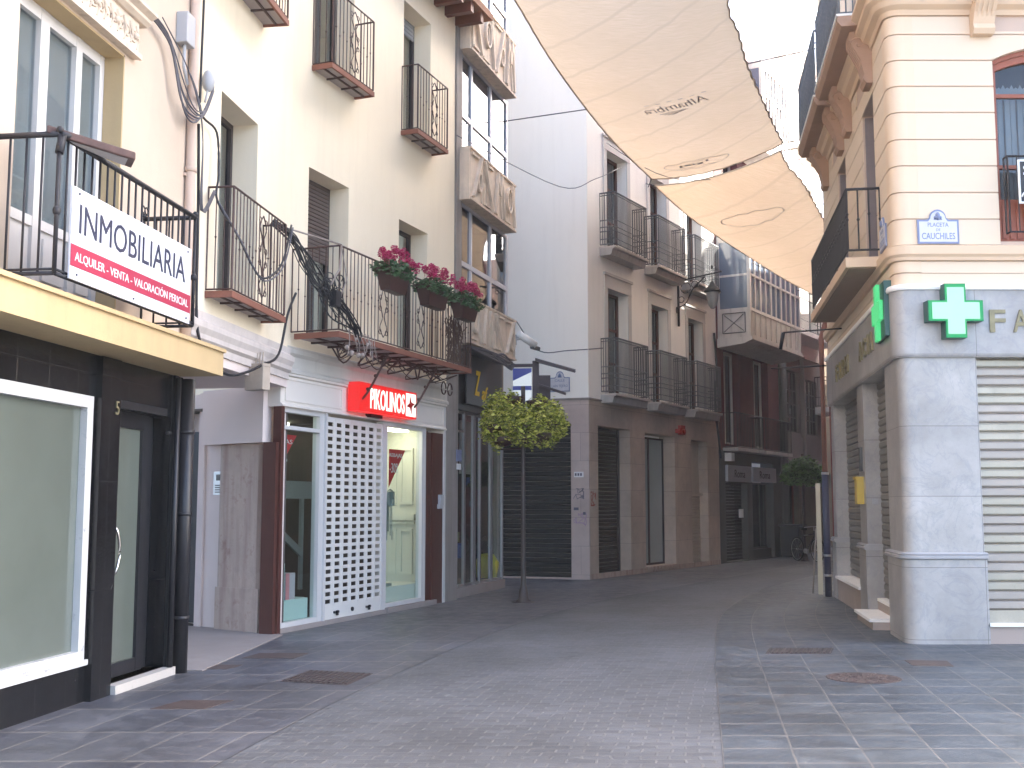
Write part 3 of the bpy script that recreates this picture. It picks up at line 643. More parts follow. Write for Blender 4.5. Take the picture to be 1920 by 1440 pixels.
# ground floor: recess with worn pillar
m = MB(); m.bx(FW, .0, .86, -.12, -.06, .04, 2.6); m.build('side_door', M('dark_side_door', (.035, .035, .04), .5, .2, 6, .1), B)
m = MB(); m.bx(FW, -1.6, 2.30, -.2, -.13, 0, 3.12); m.bx(FW, .88, 1.30, -.13, .0, 0, 3.12); m.bx(FW, 1.06, 2.25, .0, .14, 2.40, 3.12); m.bx(FW, .86, .98, .0, .03, 0, 3.11); m.build('recess_wall', pinkish, B)
m = MB(); m.prism_z([(FW.P(a, b, 0).x, FW.P(a, b, 0).y) for a, b in ((1.30, -.12), (1.33, .04), (1.40, .07), (2.10, .07), (2.17, .02), (2.19, -.12))], 0, 2.39)
m.build('worn_pillar', oldstone, B)
m = MB(); m.bx(FW, 1.335, 2.165, .0, .082, 0, .55); m.build('pillar_foot', oldstone, B)
m = MB(); m.prism_z([(FA.P(a, b, 0).x, FA.P(a, b, 0).y) for a, b in ((2.96, -1.9), (2.96, .28), (6.0, .05), (6.6, -.4), (6.9, -1.9))], -.02, .012); m.build('doorstep_floor', stonefloor, B)
m = MB()
for k in range(5): m.bx(FW, 1.20, 1.36, .001, .012, 1.79 + k * .035, 1.805 + k * .035) if k else None
m.bx(FW, 1.16, 1.38, .0, .01, 1.74, 2.05); m.k = 1
for k in range(4): m.bx(FW, 1.20, 1.34, .0101, .016, 1.77 + k * .03, 1.785 + k * .03)
m.bx(FW, 1.22, 1.32, .0101, .018, 1.93, 2.01)
single(m, 'intercom', [steel, blackpaint], 'small steel intercom panel beside the worn stone pillar', 'intercom')
# shoe shop
SH = thing('shoe_shop', 'white framed shoe shop front with brown cladding columns and perforated shutter', 'shop', FB.P(2.4, 0, 0))
m = MB(); m.bx(FB, -.02, .055, -.1, .02, 0, 2.86); m.bx(FB, -.085, -.0201, -.2, -.01, 0, 2.40); m.build('cladding_column', darkbrown, SH)
m = MB(); m.bx(FB, 4.402, 4.618, -.14, -.05, .08, 2.8); m.bx(FB, 4.62, 5.04, -.3, -.02, 0, 2.80); m.build('cladding_column', darkbrown, SH)
m = MB(); m.bx(FB, 5.04, 5.11, -.3, .0, 0, 3.3); m.build('edge_strip', whiteframe, SH)
m = MB(); m.bx(FB, -.02, 5.11, -.3, -.002, 2.86, 3.299)
for a, b in ((.08, 1.55), (3.6, 5.0)):
    m.bx(FB, a, b, -.002, .012, 2.94, 2.965); m.bx(FB, a, b, -.002, .012, 3.215, 3.24); m.bx(FB, a, a + .025, -.002, .012, 2.965, 3.215); m.bx(FB, b - .025, b, -.002, .012, 2.965, 3.215)
m.prism_s(FB, [(0, 2.865), (.03, 2.865), (.03, 2.885), (0, 2.91)], -.02, 5.09); m.prism_s(FB, [(0, 3.255), (.035, 3.27), (.035, 3.298), (0, 3.298)], -.02, 5.09)
m.build('fascia', M('warm_white_fascia', (.74, .68, .61), .7, .04, 3, .1, 50, dirt=(2, .66, .2), dirtc=(.4, .36, .33)), SH)
m = MB()
for a, b in ((.055, .10), (1.02, 1.134)): m.bx(FB, a, b, -.14, -.03, .06, 2.86)
m.bx(FB, 1.135, 1.18, -.13, -.0, .06, 2.86); m.bx(FB, .10, 1.02, -.138, -.032, .06, .12); m.bx(FB, .10, 1.02, -.138, -.032, 2.58, 2.63); m.bx(FB, .10, 1.02, -.138, -.032, 2.80, 2.86); m.build('window_frame', whiteframe, SH)
m = MB(); m.bx(FB, 2.87, 3.02, -.14, -.03, .06, 2.86); m.bx(FB, 4.34, 4.40, -.14, -.03, .06, 2.86); m.bx(FB, 3.02, 4.34, -.138, -.032, .08, .14); m.bx(FB, 3.02, 4.34, -.138, -.032, 2.80, 2.86); m.bx(FB, 4.26, 4.339, -.137, -.033, .14, 2.80); m.build('window_frame', whiteframe, SH)
m = MB(); m.bx(FB, .0, 4.62, -.3, -.0, 0, .06); m.bx(FB, 3.0, 4.75, -.29, .02, 0, .075); m.build('sill', stonefloor, SH)
for a, b, nm in ((.08, 1.03, 0), (3.0, 4.36, 1)):
    m = MB(); m.bx(FB, a, b, -.09, -.082, .1, 2.82); m.build('display_window', glass, SH)
# perforated shutter with real openings
hol = []
c0, c1, r0, r1 = 1.20, 2.86, .26, 2.80
nc, nr = 7, 25
for i in range(nc):
    cx = 1.33 + i * (2.76 - 1.33) / (nc - 1)
    for j in range(nr):
        zc = .30 + j * (2.72 - .30) / (nr - 1); hol.append((cx - .073, cx + .073, zc - .028, zc + .028))
m = MB(); m.wall(FB, 1.18, 2.87, .015, 2.82, -.055, -.04, hol)
for i in range(nc - 1):
    cx = 1.33 + (i + .5) * (2.76 - 1.33) / (nc - 1); m.bx(FB, cx - .006, cx + .006, -.04, -.034, .24, 2.8)
so = m.build('perforated_shutter', M('cream_white_shutter', (.72, .69, .64), .45, .04, 4, .1), SH)
m = MB()
for s in (1.55, 2.48): m.bx(FB, s - .07, s + .07, -.04, -.022, .13, .16); m.bx(FB, s - .02, s + .02, -.022, -.005, .10, .17)
m.tube([FB.P(2.0, -.04, .15), FB.P(2.0, -.02, .15)], .03, 10); m.build('handle', blackpaint, so)
# interior
m = MB(); m.bx(FB, .0, 3.0, -3.4, -3.3, 0, 2.86); m.bx(FW, -3, 2.28, -.25, -.205, 0, 2.86); m.bx(FB, 2.98, 3.0, -3.3, -.16, 0, 2.86); m.bx(FB, .35, 4.9, -3.4, -.15, 2.861, 2.9); m.bx(FB, .5, 4.9, -3.4, -.3, -.01, .02)
m.build('interior', shopdark, SH)
m = MB(); m.bx(FB, 3.02, 4.62, -1.05, -.98, .1, 2.85); m.bx(FB, 4.62, 4.66, -.98, -.3, .1, 2.85); m.bx(FB, 3.005, 3.05, -.98, -.15, .1, 2.85)
for a, b, c, d2 in ((3.9, 4.45, .5, 1.3), (3.9, 4.45, 1.55, 2.45), (3.2, 3.7, 1.55, 2.45), (3.2, 3.7, .5, 1.3)):
    m.bx(FB, a, b, -.98, -.95, c, c + .04); m.bx(FB, a, b, -.98, -.95, d2 - .04, d2); m.bx(FB, a, a + .04, -.98, -.95, c + .04, d2 - .04); m.bx(FB, b - .04, b, -.98, -.95, c + .04, d2 - .04)
m.bx(FB, 3.05, 4.56, -.98, -.93, 1.40, 1.46)
for z0, z1 in ((.48, 1.22), (1.62, 2.55)):
    for n0, n1 in ((-.90, -.66), (-.60, -.36)):
        m.bx(FB, 4.585, 4.62, n0, n1, z0, z0 + .04); m.bx(FB, 4.585, 4.62, n0, n1, z1 - .04, z1); m.bx(FB, 4.585, 4.62, n0, n0 + .04, z0 + .04, z1 - .04); m.bx(FB, 4.585, 4.62, n1 - .04, n1, z0 + .04, z1 - .04)
m.bx(FB, 4.56, 4.62, -.93, -.32, 1.36, 1.46); m.bx(FB, 4.57, 4.62, -.93, -.32, 1.30, 1.33); m.bx(FB, 3.05, 4.6, -.97, -.16, .1, .36); m.build('display_panelling', shopwhite, SH)
m = MB(); m.bx(FB, 3.2, 4.4, -.55, -.35, 2.80, 2.86); m.bx(FB, .3, 1.0, -.8, -.6, 2.80, 2.86); m.bx(FB, 1.4, 2.6, -1.6, -1.5, 2.80, 2.86); m.build('ceiling_lamp', shoplamp, SH)
m = MB(); m.tube([FB.P(3.52, -.35, 1.86), FB.P(3.54, -.35, 1.0), FB.P(3.5, -.35, .37)], .02, 6); m.tube([FB.P(3.52, -.35, 1.9), FB.P(3.66, -.35, 1.7), FB.P(3.70, -.35, 1.2)], .012, 6)
for k in range(6): m.tube([FB.P(3.52 + .05 * k, -.33, 1.78), FB.P(3.50 + .06 * k, -.33, 1.2 - .07 * (k % 3))], .008, 4)
m.bx(FB, 3.42, 3.78, -.42, -.28, 1.60, 1.82); m.tube([FB.P(3.60 + .13 * math.cos(t), -.27, 1.72 + .13 * math.sin(t)) for t in [k * .5 for k in range(13)]], .012, 5); m.bx(FB, 3.4, 3.65, -.5, -.25, .361, .40)
m.build('display_stand', greyfurn, SH)
m = MB(); m.bx(FB, 1.42, 1.49, -.9, -.86, .4, 1.95); m.bx(FB, 1.95, 2.02, -.9, -.86, .4, 1.95); m.bx(FB, 1.3, 2.2, -.92, -.84, 1.7, 1.95)
m.prism(FB, [(1.49, 1.25), (1.95, 1.0), (1.95, .88), (1.49, 1.13)], -.9, -.86)
for z in (.9, 1.35, 1.9, 2.3):
    m.bx(FB, .3, 2.8, -3.28, -2.95, z, z + .03)
m.build('shelving', greyfurn, SH)
m = MB()
for z in (.93, 1.38, 1.93):
    s = .4
    while s < 2.7:
        m.k = R.randrange(3); w_ = R.uniform(.12, .25); m.bx(FB, s, s + w_, -3.2, -3.0, z + .001, z + R.uniform(.08, .25)); s += w_ + R.uniform(.05, .25)
m.build('shoe_boxes', [boxpink, shopwhite, darkbrown], SH)
m = MB(); m.bx(FB, .14, .98, -.24, -.15, .121, .38); m.bx(FB, .45, 1.05, -.6, -.24, .121, .38); m.build('display_plinth', boxmint, SH)
m = MB(); m.bx(FB, .30, .50, -.30, -.21, .381, .85); m.k = 1; m.bx(FB, .301, .48, -.209, -.207, .40, .47); single(m, 'display_box', [boxmint, boxpink], 'tall mint display box with a red label in the left shoe shop window', 'box')
m = MB(); m.bx(FB, .51, .74, -.34, -.20, .381, .72); m.k = 1; m.bx(FB, .511, .60, -.1995, -.198, .381, .72); single(m, 'display_box', [boxlil, boxpink], 'lilac and pink display box, lower of the two in the shoe shop window', 'box')
m = MB(); m.bx(FB, .52, .66, -.46, -.36, .381, .86); single(m, 'display_box', boxlil, 'plain lilac box behind the mint box in the shoe shop window', 'box')
def penn(sl, sr, zt_, zb_, label, tx):
    o = thing('sale_pennant', label, 'pennant', FB.P(sl, -.12, zb_), 'red sale pennants in the shoe shop windows')
    m = MB(); m.prism(FB, [(sl, zb_), (sl, zt_), (sr, zt_)][::-1], -.125, -.12); m.build('sheet', pennant, o)
    t = MB(); text_mb(t, 'REBAJAS' if sl > 1 else 'BAJAS', FB, (sl + sr) / 2 - .05, -.119, zt_ - .10, .075, (sr - sl) * .78, .002); text_mb(t, '-30%' if sl > 1 else '0%', FB, sl + (sr - sl) * .30, -.119, zt_ - .29, .15, (sr - sl) * .52, .002); t.build('lettering', white, o)
penn(.065, .58, 2.52, 1.95, 'red sale pennant in the left shoe shop window partly behind the brown column', 0)
penn(3.26, 3.82, 2.47, 1.88, 'red minus thirty percent pennant in the brightly lit right shoe shop window', 0)
# lit red sign
PK = thing('shop_sign', 'lit red box sign with white lettering over the perforated shop shutter', 'sign', FB.P(2.6, .1, 2.95))
m = MB(); m.bx(FB, 1.66, 3.50, .04, .22, 2.93, 3.34); m.build('light_box', signred, PK)
t = MB(); text_mb(t, 'PIKOLINOS', FB, 2.53, .222, 3.13, .30, 1.10, .006, bold=.012); t.build('lettering', signwhite, PK)
m = MB(); m.bx(FB, 3.13, 3.46, .222, .228, 2.96, 3.31); lo = m.build('emblem', signwhite, PK)
m = MB(); cx, cz = 3.28, 3.135
st = []
for k in range(8):
    a = math.pi / 4 * k + .2; r = (.15, .05)[k % 2]; st.append((cx + r * math.cos(a), cz + r * math.sin(a)))
m.prism(FB, st, .2285, .232); m.build('emblem_star', signredflat, lo)
m = MB(); m.bx(FB, 2.25, 2.6, .0, .1, 2.88, 2.945); m.build('bracket', blackpaint, PK)
m = MB(); m.bx(FB, 4.86, 4.98, -.02, .03, 1.60, 1.78); m.bx(FB, 4.78, 4.90, .0, .05, 1.55, 1.62); single(m, 'key_switch_box', plasticg, 'small pale switch box on the brown column at the right of the shoe shop', 'box')
# flower boxes
def planter(name, s, z, w_, label):
    o = thing(name, label, 'flower box', FB.P(s, d + .12, z - .3), 'geranium boxes on the long iron balcony')
    m = MB(); h = .30
    pf = [(s - w_ / 2, z), (s + w_ / 2, z)]
    vs = []
    for zz, k, dn in ((z - h, .78, .07), (z, 1, .12)):
        for a, b in ((-1, -1), (1, -1), (1, 1), (-1, 1)): vs.append(FB.P(s + a * w_ / 2 * k, d + .13 + b * dn, zz))
    m.hexa(vs); m.bx(FB, s - w_ / 2 - .012, s + w_ / 2 + .012, d + .0, d + .262, z - .03, z + .002); m.build('box', potbrown, o)
    rg = random.Random(int(s * 100))
    pts = []
    for _ in range(1500):
        a = rg.uniform(-1, 1); b = rg.uniform(-1, 1); c = rg.random()
        top = .22 * (1 - .35 * a * a) * (.75 + .25 * math.sin(a * 7 + s))
        pts.append(FB.P(s + a * w_ * .56, d + .13 + b * (.12 + .10 * c), z - .06 + c * top + (-.05 if abs(b) > .7 else 0)))
    m = MB(); leaves(m, pts, .034, 3, rg); m.keep = True; m.build('foliage', leafd, o)
    m = MB(); m.keep = True
    for _ in range(30):
        a = rg.uniform(-1, 1); c = FB.P(s + a * w_ * .68, d + .13 + rg.uniform(-.5, 1) * .17, z + .15 + rg.uniform(.0, .15) - .05 * a * a); rr = rg.uniform(.038, .06)
        leaves(m, [c + Vector((rg.gauss(0, 1), rg.gauss(0, 1), rg.gauss(0, 1))).normalized() * rr * rg.uniform(.6, 1) * Vector((1, 1, .75)).length / 1.6 for _ in range(70)], .018, 3, rg)
        m.k = 1; m.tube([c, c - Vector((0, 0, .12))], .003, 3)
    m.build('blossoms', flow, o)
planter('flower_box', 1.42, 4.82, .62, 'brown box of magenta geraniums hanging nearest on the long iron balcony')
planter('flower_box', 2.72, 4.82, .72, 'brown box of magenta geraniums hanging in the middle of the long iron balcony')
planter('flower_box', 3.92, 4.82, .66, 'brown box of magenta geraniums hanging at the far end of the long iron balcony')
rg = random.Random(5); m = MB()
for k in range(46):
    s = rg.uniform(3.7, 4.25); z = za + .12; p = [FB.P(s, d - .08, z)]
    for j in range(6): s += rg.uniform(-.06, .06); z += rg.uniform(.06, .16); p.append(FB.P(s, d - .08 + rg.uniform(-.05, .05), z))
    m.tube(p, rg.uniform(.004, .009), 4)
single(m, 'dry_creeper', drystem, 'dry brown creeper stems tangled behind the railing under the far geranium box', 'plant')
# cables along B
def cab(name, pts, r, mat, label, n=6):
    m = MB(); m.tube(catmull(pts, n), r, 6); return single(m, name, mat, label, 'cable')
P1 = [FA.P(3.0, .08, 12.5), FA.P(3.0, .08, 7.5), FA.P(2.95, .09, 6.0), FA.P(2.97, .1, 5.6), FA.P(3.43, .08, 5.55), FA.P(3.46, .1, 5.1), FA.P(3.4, .12, 4.8), FA.P(3.55, .3, 4.45), FA.P(3.8, .36, 4.2), FA.P(4.2, .36, 4.12), FA.P(4.75, .37, 4.4), FA.P(5.1, .36, 4.95)]
cab('hanging_cable', P1, .013, cable, 'thick black cable looping down from the rain pipe to the first iron balcony')
cab('hanging_cable', [v + Vector((.02, 0, -.03)) for v in P1[6:]], .010, cableg, 'grey cable sagging under the thick black loop on the first iron balcony')
cab('hanging_cable', [FA.P(3.0, .06, 5.5), FA.P(3.03, .07, 4.6), FA.P(3.06, .07, 3.6), FA.P(3.1, .09, 3.3), FA.P(3.3, .1, 3.12), FA.P(3.8, .12, 3.0), FA.P(4.3, .14, 3.08), FA.P(4.75, .16, 3.22), FA.P(5.2, .2, 3.4), FA.P(5.35, .25, 3.9), FA.P(5.5, .3, 4.2)], .016, cable, 'black cable running down beside the rain pipe and under the ochre slab end')
m = MB()
for k in range(14):
    a = R.uniform(-.05, .05)
    p = [FB.P(-1.0 + a, .45, 4.98 + a), FB.P(-.66 + R.uniform(-.05, .05), .52 + a, 4.85 + R.uniform(-.05, .05)), FB.P(-.45 + R.uniform(-.07, .07), .58 + a, 4.62 + R.uniform(-.1, .1)), FB.P(-.18 + R.uniform(-.17, .17), .64 + a, 4.42 + R.uniform(-.16, .16)), FB.P(.08 + R.uniform(-.17, .15), .72 + a, 4.1 + R.uniform(-.15, .15)), FB.P(.5 + R.uniform(-.1, .1), .76 + a, 3.9 + R.uniform(-.06, .06)), FB.P(.75, .7, 3.72)]
    m.tube(catmull(p, 5), R.uniform(.004, .012), 5)
for k in range(12):
    cx, cz, r = R.uniform(-.35, .2), R.uniform(4.0, 4.55), R.uniform(.06, .17)
    m.tube([FB.P(cx + r * .6 * math.cos(t), .72 + .03 * math.sin(t * 2), cz + r * math.sin(t)) for t in [q * .45 for q in range(14)]], .008, 5)
m.bx(FB, -.05, .08, .70, .8, 4.1, 4.3)
single(m, 'cable_bundle', [cable], 'tangled bundle of black cables in front of the long balcony corner', 'cable')
m = MB()
for k in range(9):
    s = .35 + k * .09; m.tube(catmull([FB.P(s, .76, 3.86), FB.P(s + R.uniform(-.08, .08), .8, 3.7), FB.P(s + R.uniform(-.1, .1), .8, 3.6 - R.uniform(0, .15))], 4), .006, 5)
for k in range(7): m.ball(FB.P(.3 + .1 * k + R.uniform(-.03, .03), .78, 3.66 + R.uniform(-.12, .1)), R.uniform(.02, .04), 5)
m.tube([FB.P(.17, .74, 4.93), FB.P(.1, .76, 4.6), FB.P(-.1, .74, 4.35)], .014, 5); m.tube([FB.P(.17, .74, 4.93), FB.P(.3, .75, 4.5), FB.P(.12, .75, 4.2)], .01, 5); m.tube([FB.P(-.9, .46, 4.96), FB.P(.17, .74, 4.93)], .012, 5)
single(m, 'knotted_ropes', rope, 'frayed pale ropes knotted on the near corner of the long iron balcony', 'rope')
m = MB()
for k in range(26):
    s = R.uniform(.5, 4.3); L = R.uniform(.4, 1.1); zz = R.uniform(3.58, 3.70)
    m.tube(catmull([FB.P(s, R.uniform(.1, .6), 3.72), FB.P(s + L * .4, R.uniform(.1, .6), zz - .05), FB.P(s + L, R.uniform(.1, .6), 3.72)], 4), R.uniform(.006, .014), 5)
for c in (4.35, 4.6): m.tube([FB.P(c + .09 * math.cos(t), .3, 3.5 + .1 * math.sin(t)) for t in [q * .5 for q in range(13)]], .012, 5)
single(m, 'cable_bundle', [iron], 'rusty cables and wires slung beneath the floor of the long balcony', 'cable')
m = MB(); c = [FB.P(-1.32, .42, 2.95), FB.P(-1.0, .50, 2.95), FB.P(-1.0, .62, 2.95), FB.P(-1.32, .56, 2.95)]
JX = Fr((FB.P(-1.15, .45, 0).x, FB.P(-1.15, .45, 0).y), (.85, -.4)); m.bx(JX, -.13, .13, 0, .14, 2.93, 3.24); m.bx(JX, -.135, .135, .0, .145, 3.2, 3.215)
for k in range(4): m.tube([JX.P(-.08 + k * .05, .07, 3.24), JX.P(-.06 + k * .04, .05, 3.38)], .01, 5)
single(m, 'junction_box', plasticb, 'beige cable junction box hanging left of the shop fascia', 'box', bevel=.008)
m = MB(); m.bx(FA, 2.52, 2.72, .0, .12, 6.18, 6.5); m.tube([FA.P(2.6, .06, 6.18), FA.P(2.6, .06, 5.95), FA.P(2.7, .06, 5.8)], .02, 6); single(m, 'junction_box', plasticg, 'grey cable box high on the wall left of the pink rain pipe', 'box', bevel=.01)
m = MB(); m.ball(FA.P(3.12, .10, 6.0), .07, 8, 1.7); m.tube([FA.P(3.12, .1, 5.92), FA.P(3.05, .1, 5.75)], .012, 5); single(m, 'insulator', plasticg, 'pale ceramic insulator among the cables right of the pink rain pipe', 'insulator')
m = MB()
for k in range(6):
    a = R.uniform(-.03, .03); m.tube(catmull([FA.P(1.75, .1, 6.13 + a), FA.P(2.2, .1, 6.02 + a), FA.P(2.45 + a, .12, 5.72 + a - .05 * k), FA.P(2.7, .14, 5.56 - .03 * k), FA.P(3.0, .12, 5.62 + a), FA.P(3.22, .12, 5.95 + a)], 5), .007 + .003 * (k % 2), 5)
for k in range(4): m.tube(catmull([FA.P(2.0, .1, 6.2), FA.P(2.5, .12, 5.95), FA.P(2.85, .12, 5.7 - .02 * k), FA.P(2.98, .12, 5.3), FA.P(3.02 + .02 * k, .1, 4.6), FA.P(3.35 + .02 * k, .1, 4.9)], 5), .006, 5)
single(m, 'cable_bundle', [cableg], 'looped grey cables crossing the pink rain pipe beside the carved lintel', 'cable')
m = MB(); m.bx(FB, 5.52, 5.74, .012, .022, 2.36, 2.56); m.k = 1; m.bx(FB, 5.54, 5.72, .012, .02, 2.22, 2.32); single(m, 'notice_plate', [tileblue, white], 'small blue and white notice plate on the grey pilaster right of the shoe shop', 'sign')
# ------------------------------------------------------------------ building C (glazed bays with carved bands)
C = thing('bay_building', 'narrow building with blue glazed bays between carved sandstone bands', 'building', FC.P(1.4, 0, 0))
stonec = M('grey_brown_stone', (.27, .24, .22), .8, .12, 3, .3, 40, streak=.4)
m = MB(); m.bx(FB, 5.12, 5.62, -.5, .005, 0, 4.1); m.bx(FB, 5.44, 5.68, -.5, .03, 4.1, 14.2); m.bx(FC, 2.62, 2.9, -9, -.06, 0, 14.4); m.bx(FC, -.25, 2.62, -9, -.5, 14.2, 14.4); m.build('pilaster', stonec, C)
for z in (4.42, 6.98, 9.74, 12.6):
    h = {4.42: .80, 6.98: .96, 9.74: 1.12, 12.6: 1.2}[z]
    m = MB(); m.bx(FC, -.25, 2.42, -.06, .34, z, z + h)
    rg = random.Random(int(z * 10)); n = .34
    m.bx(FC, -.22, 2.42, n, n + .03, z, z + .035); m.bx(FC, -.22, 2.42, n, n + .03, z + h - .035, z + h)
    W = .60; e = .055; d1, d2 = n + .06, n + .035
    def bar(p, q, t, dd):
        v = Vector((q[0] - p[0], q[1] - p[1])).normalized(); u = Vector((-v.y, v.x)) * t / 2
        m.prism(FC, [(p[0] - u.x, p[1] - u.y), (q[0] - u.x, q[1] - u.y), (q[0] + u.x, q[1] + u.y), (p[0] + u.x, p[1] + u.y)], n - .002, dd)
    def ring_(cs, cz, ra, rb, t, dd):
        for k in range(14):
            A_, B_2 = k * math.pi / 7, (k + 1) * math.pi / 7
            m.prism(FC, [(cs + x * math.cos(q), cz + y * math.sin(q)) for x, y, q in ((ra, rb, A_), (ra - t, rb - t, A_), (ra - t, rb - t, B_2), (ra, rb, B_2))], n - .002, dd)
    zb0, zt0 = z + .07, z + h - .07; mid_ = (zb0 + zt0) / 2
    for i, k in enumerate([(0, 1, 2, 3), (2, 0, 3, 1), (3, 2, 1, 0), (1, 3, 0, 2)][int(z) % 4]):
        s = -.2 + i * (W + .045)
        if k == 0: ring_(s + .22, mid_ + .05, .17, .26, .045, d1); ring_(s + .22, mid_ + .05, .10, .17, .03, d2); bar((s + .38, zt0), (s + .58, zb0), e, d1); bar((s, zb0 + .03), (s + .34, zb0 + .03), .05, d2)
        if k == 1: bar((s + .03, zb0), (s + .18, zt0), e, d1); bar((s + .18, zt0), (s + .30, mid_), e, d1 - .004); bar((s + .30, mid_), (s + .42, zt0), e, d1 - .002); bar((s + .42, zt0), (s + .57, zb0), e, d1 - .006); bar((s + .15, zb0), (s + .24, mid_), .035, d2); bar((s + .45, zb0), (s + .36, mid_), .035, d2 - .003)
        if k == 2: bar((s + .05, zt0), (s + .52, zb0), e, d1); bar((s + .15, zt0), (s + .58, zb0 + .1), .03, d2); bar((s + .3, zt0 - .02), (s + .58, zt0 - .02), .045, d2 - .004); bar((s + .06, zb0), (s + .06, mid_), .04, d2 - .002); bar((s + .06, zb0 + .02), (s + .36, zb0 + .02), .04, d1 - .01)
        if k == 3: bar((s + .52, zt0), (s + .08, zb0), e, d1); ring_(s + .42, mid_ - .06, .13, .19, .04, d1 - .004); bar((s + .05, zt0 - .03), (s + .40, zt0 - .03), .045, d2); bar((s + .57, zb0), (s + .57, zt0), .035, d2 - .003)
    m.build('carved_band', carved, C)
alum = M('pale_aluminium_frame', (.50, .50, .54), .4, .05, 6, .05, 60, metal=.3)
for z0, z1, b in ((5.22, 6.98, curtaind), (7.94, 9.74, curtaind), (10.86, 12.6, curtain)):
    f = MB(); n = .10; zt = z0 + .62
    for s in (-.2, .42, 1.52, 2.52): f.bx(FC, s, s + .07, n - .04, n + .03, z0, z1)
    for z in (z0, zt, z1 - .06): f.bx(FC, -.13, 2.52, n - .035, n + .026, z, z + (.06 if z != zt else .09))
    fo = f.build('bay_window', alum, C)
    q = MB(); q.bx(FC, -.2, 2.55, n - .01, n - .004, z0 + .02, z1 - .02); q.build('pane', glassm, fo)
    q = MB(); q.bx(FC, -.2, 2.58, -.3, -.28, z0, z1); q.build('curtain', curtainbl, fo)
    q = MB(); q.bx(FC, 2.59, 2.61, -.5, .1, z0, z1); q.build('side_panel', stonec, fo)
# ground floor shop
m = MB(); m.bx(FC, -.05, 2.78, -.3, .02, 0, .17); m.build('step', stonefloor, C)
m = MB(); m.bx(FC, -.05, 2.62, -.25, .0, 3.34, 4.42); m.bx(FC, -.06, .06, -.25, .02, .17, 3.34); m.bx(FC, -.05, 2.7, -.0, .05, 3.28, 3.36)
m.bx(FC, 2.5, 2.62, -2.5, -.25, .17, 4.42) ; m.build('shop_fascia', blackpaint, C)
f = MB()
for s, t in ((.10, .03), (.54, .05), (.60, .02), (1.02, .05), (1.12, .05), (1.40, .05), (2.0, .04), (2.10, .03), (2.72, .05)): f.bx(FC, s, s + t, -.07, -.02, .17, 3.30)
f.bx(FC, .05, 2.75, -.065, -.03, .17, .22); f.bx(FC, .05, 2.75, -.065, -.03, 3.24, 3.30)
f.bx(FC, .15, .53, -.064, -.03, 2.9, 2.94); f.build('shop_mullions', steel, C)
q = MB(); q.bx(FC, .05, 2.75, -.05, -.044, .2, 3.26); q.build('shop_glass', glass, C)
m = MB(); m.bx(FC, 0, 2.6, -2.6, -2.5, 0, 3.3); m.bx(FC, 0, 2.6, -2.5, -.1, .16, .18); m.build('shop_interior', M('dim_green_interior', (.03, .045, .04), .9, .4, 3, 0), C)
m = MB(); rg = random.Random(3)
for k in range(60):
    s = rg.uniform(.15, 2.5); z = rg.uniform(.25, 2.2); m.k = rg.randrange(5); ww = rg.uniform(.03, .14); hh = rg.uniform(.05, .3); nn = rg.uniform(-1.6, -.3); m.bx(FC, s, s + ww, nn - .05, nn, z, z + hh)
m.build('window_goods', [shopwhite, M('goods_teal', (.05, .16, .2), .5, .1, 5, 0), M('goods_olive', (.16, .2, .05), .5, .1, 5, 0), M('goods_blue', (.05, .1, .3), .5, .1, 5, 0), stainred], C)
m = MB(); m.bx(FC, .16, .42, -.2, -.1, .2, .55); m.lathe(FC.P(2.45, -.25, .2), [(.01, 0), (.2, .02), (.24, .3), (.14, .46), (.01, .48)], 12); m.build('yellow_goods', M('goods_yellow', (.55, .48, .05), .5, .15, 8, 0), C)
m = MB(); m.bx(FC, 1.42, 1.99, -.45, -.40, 2.2, 3.2); m.build('window_blind', curtain, C)
ZS = thing('shop_lettering_board', 'black board with curly yellow lettering above the dark glass shop door', 'sign', FC.P(.9, .06, 3.42))
m = MB(); m.prism(FC, [(.35, 3.42), (1.75, 3.42), (1.75, 3.85), (1.55, 4.15), (1.2, 4.30), (.35, 4.34)], .055, .085); m.build('board', blackpaint, ZS)
t = MB(); text_mb(t, 'Z', FC, .92, .09, 3.83, .46, .30, .01, shear=.25, bold=.02); text_mb(t, 'af', FC, 1.32, .09, 3.68, .26, .34, .01, shear=.3, bold=.015); t.build('lettering', yellowp, ZS)
LS = thing('reflection_panel', 'white and blue glowing panel imitating a reflection, with dark bracket on the glazed building corner', 'sign', FC.P(2.5, .2, 3.5))
XS = Fr((FC.P(2.0, .12, 0).x, FC.P(2.0, .12, 0).y), (1, -.1))
m = MB(); m.bx(XS, .30, .66, 0, .06, 3.45, 4.22); m.k = 1
m.prism(XS, [(.30, 3.98), (.66, 4.15), (.66, 4.22), (.30, 4.22)], .0605, .064); m.bx(XS, .30, .66, .0605, .064, 3.80, 3.88); m.build('panel', [M_emit('white_reflection_glow', (.85, .93, 1), .65), M('blue_reflection_band', (.05, .07, .35), .4, .05, 5, 0)], LS)  # glow and blue band imitate a reflection; no lit box hangs here
m = MB(); m.bx(XS, .68, .80, -.02, .1, 3.40, 4.36); m.bx(XS, .80, 1.02, .0, .08, 3.55, 4.08); m.bx(XS, .20, .70, -.0, .05, 4.25, 4.31); m.hexa([XS.P(a, b, c + d_) for d_ in (0, .05) for a, b, c in ((.75, -.2, 4.36), (1.5, -.1, 4.16), (1.5, .25, 4.10), (.75, .3, 4.34))]); m.hexa([XS.P(a, b, c + d_) for d_ in (0, .05) for a, b, c in ((.8, 0, 3.88), (1.32, .05, 3.70), (1.32, .2, 3.68), (.8, .2, 3.86))])
m.build('bracket', [M('dark_bracket_paint', (.05, .035, .045), .5, .2, 5, .1)], LS)
m = MB()
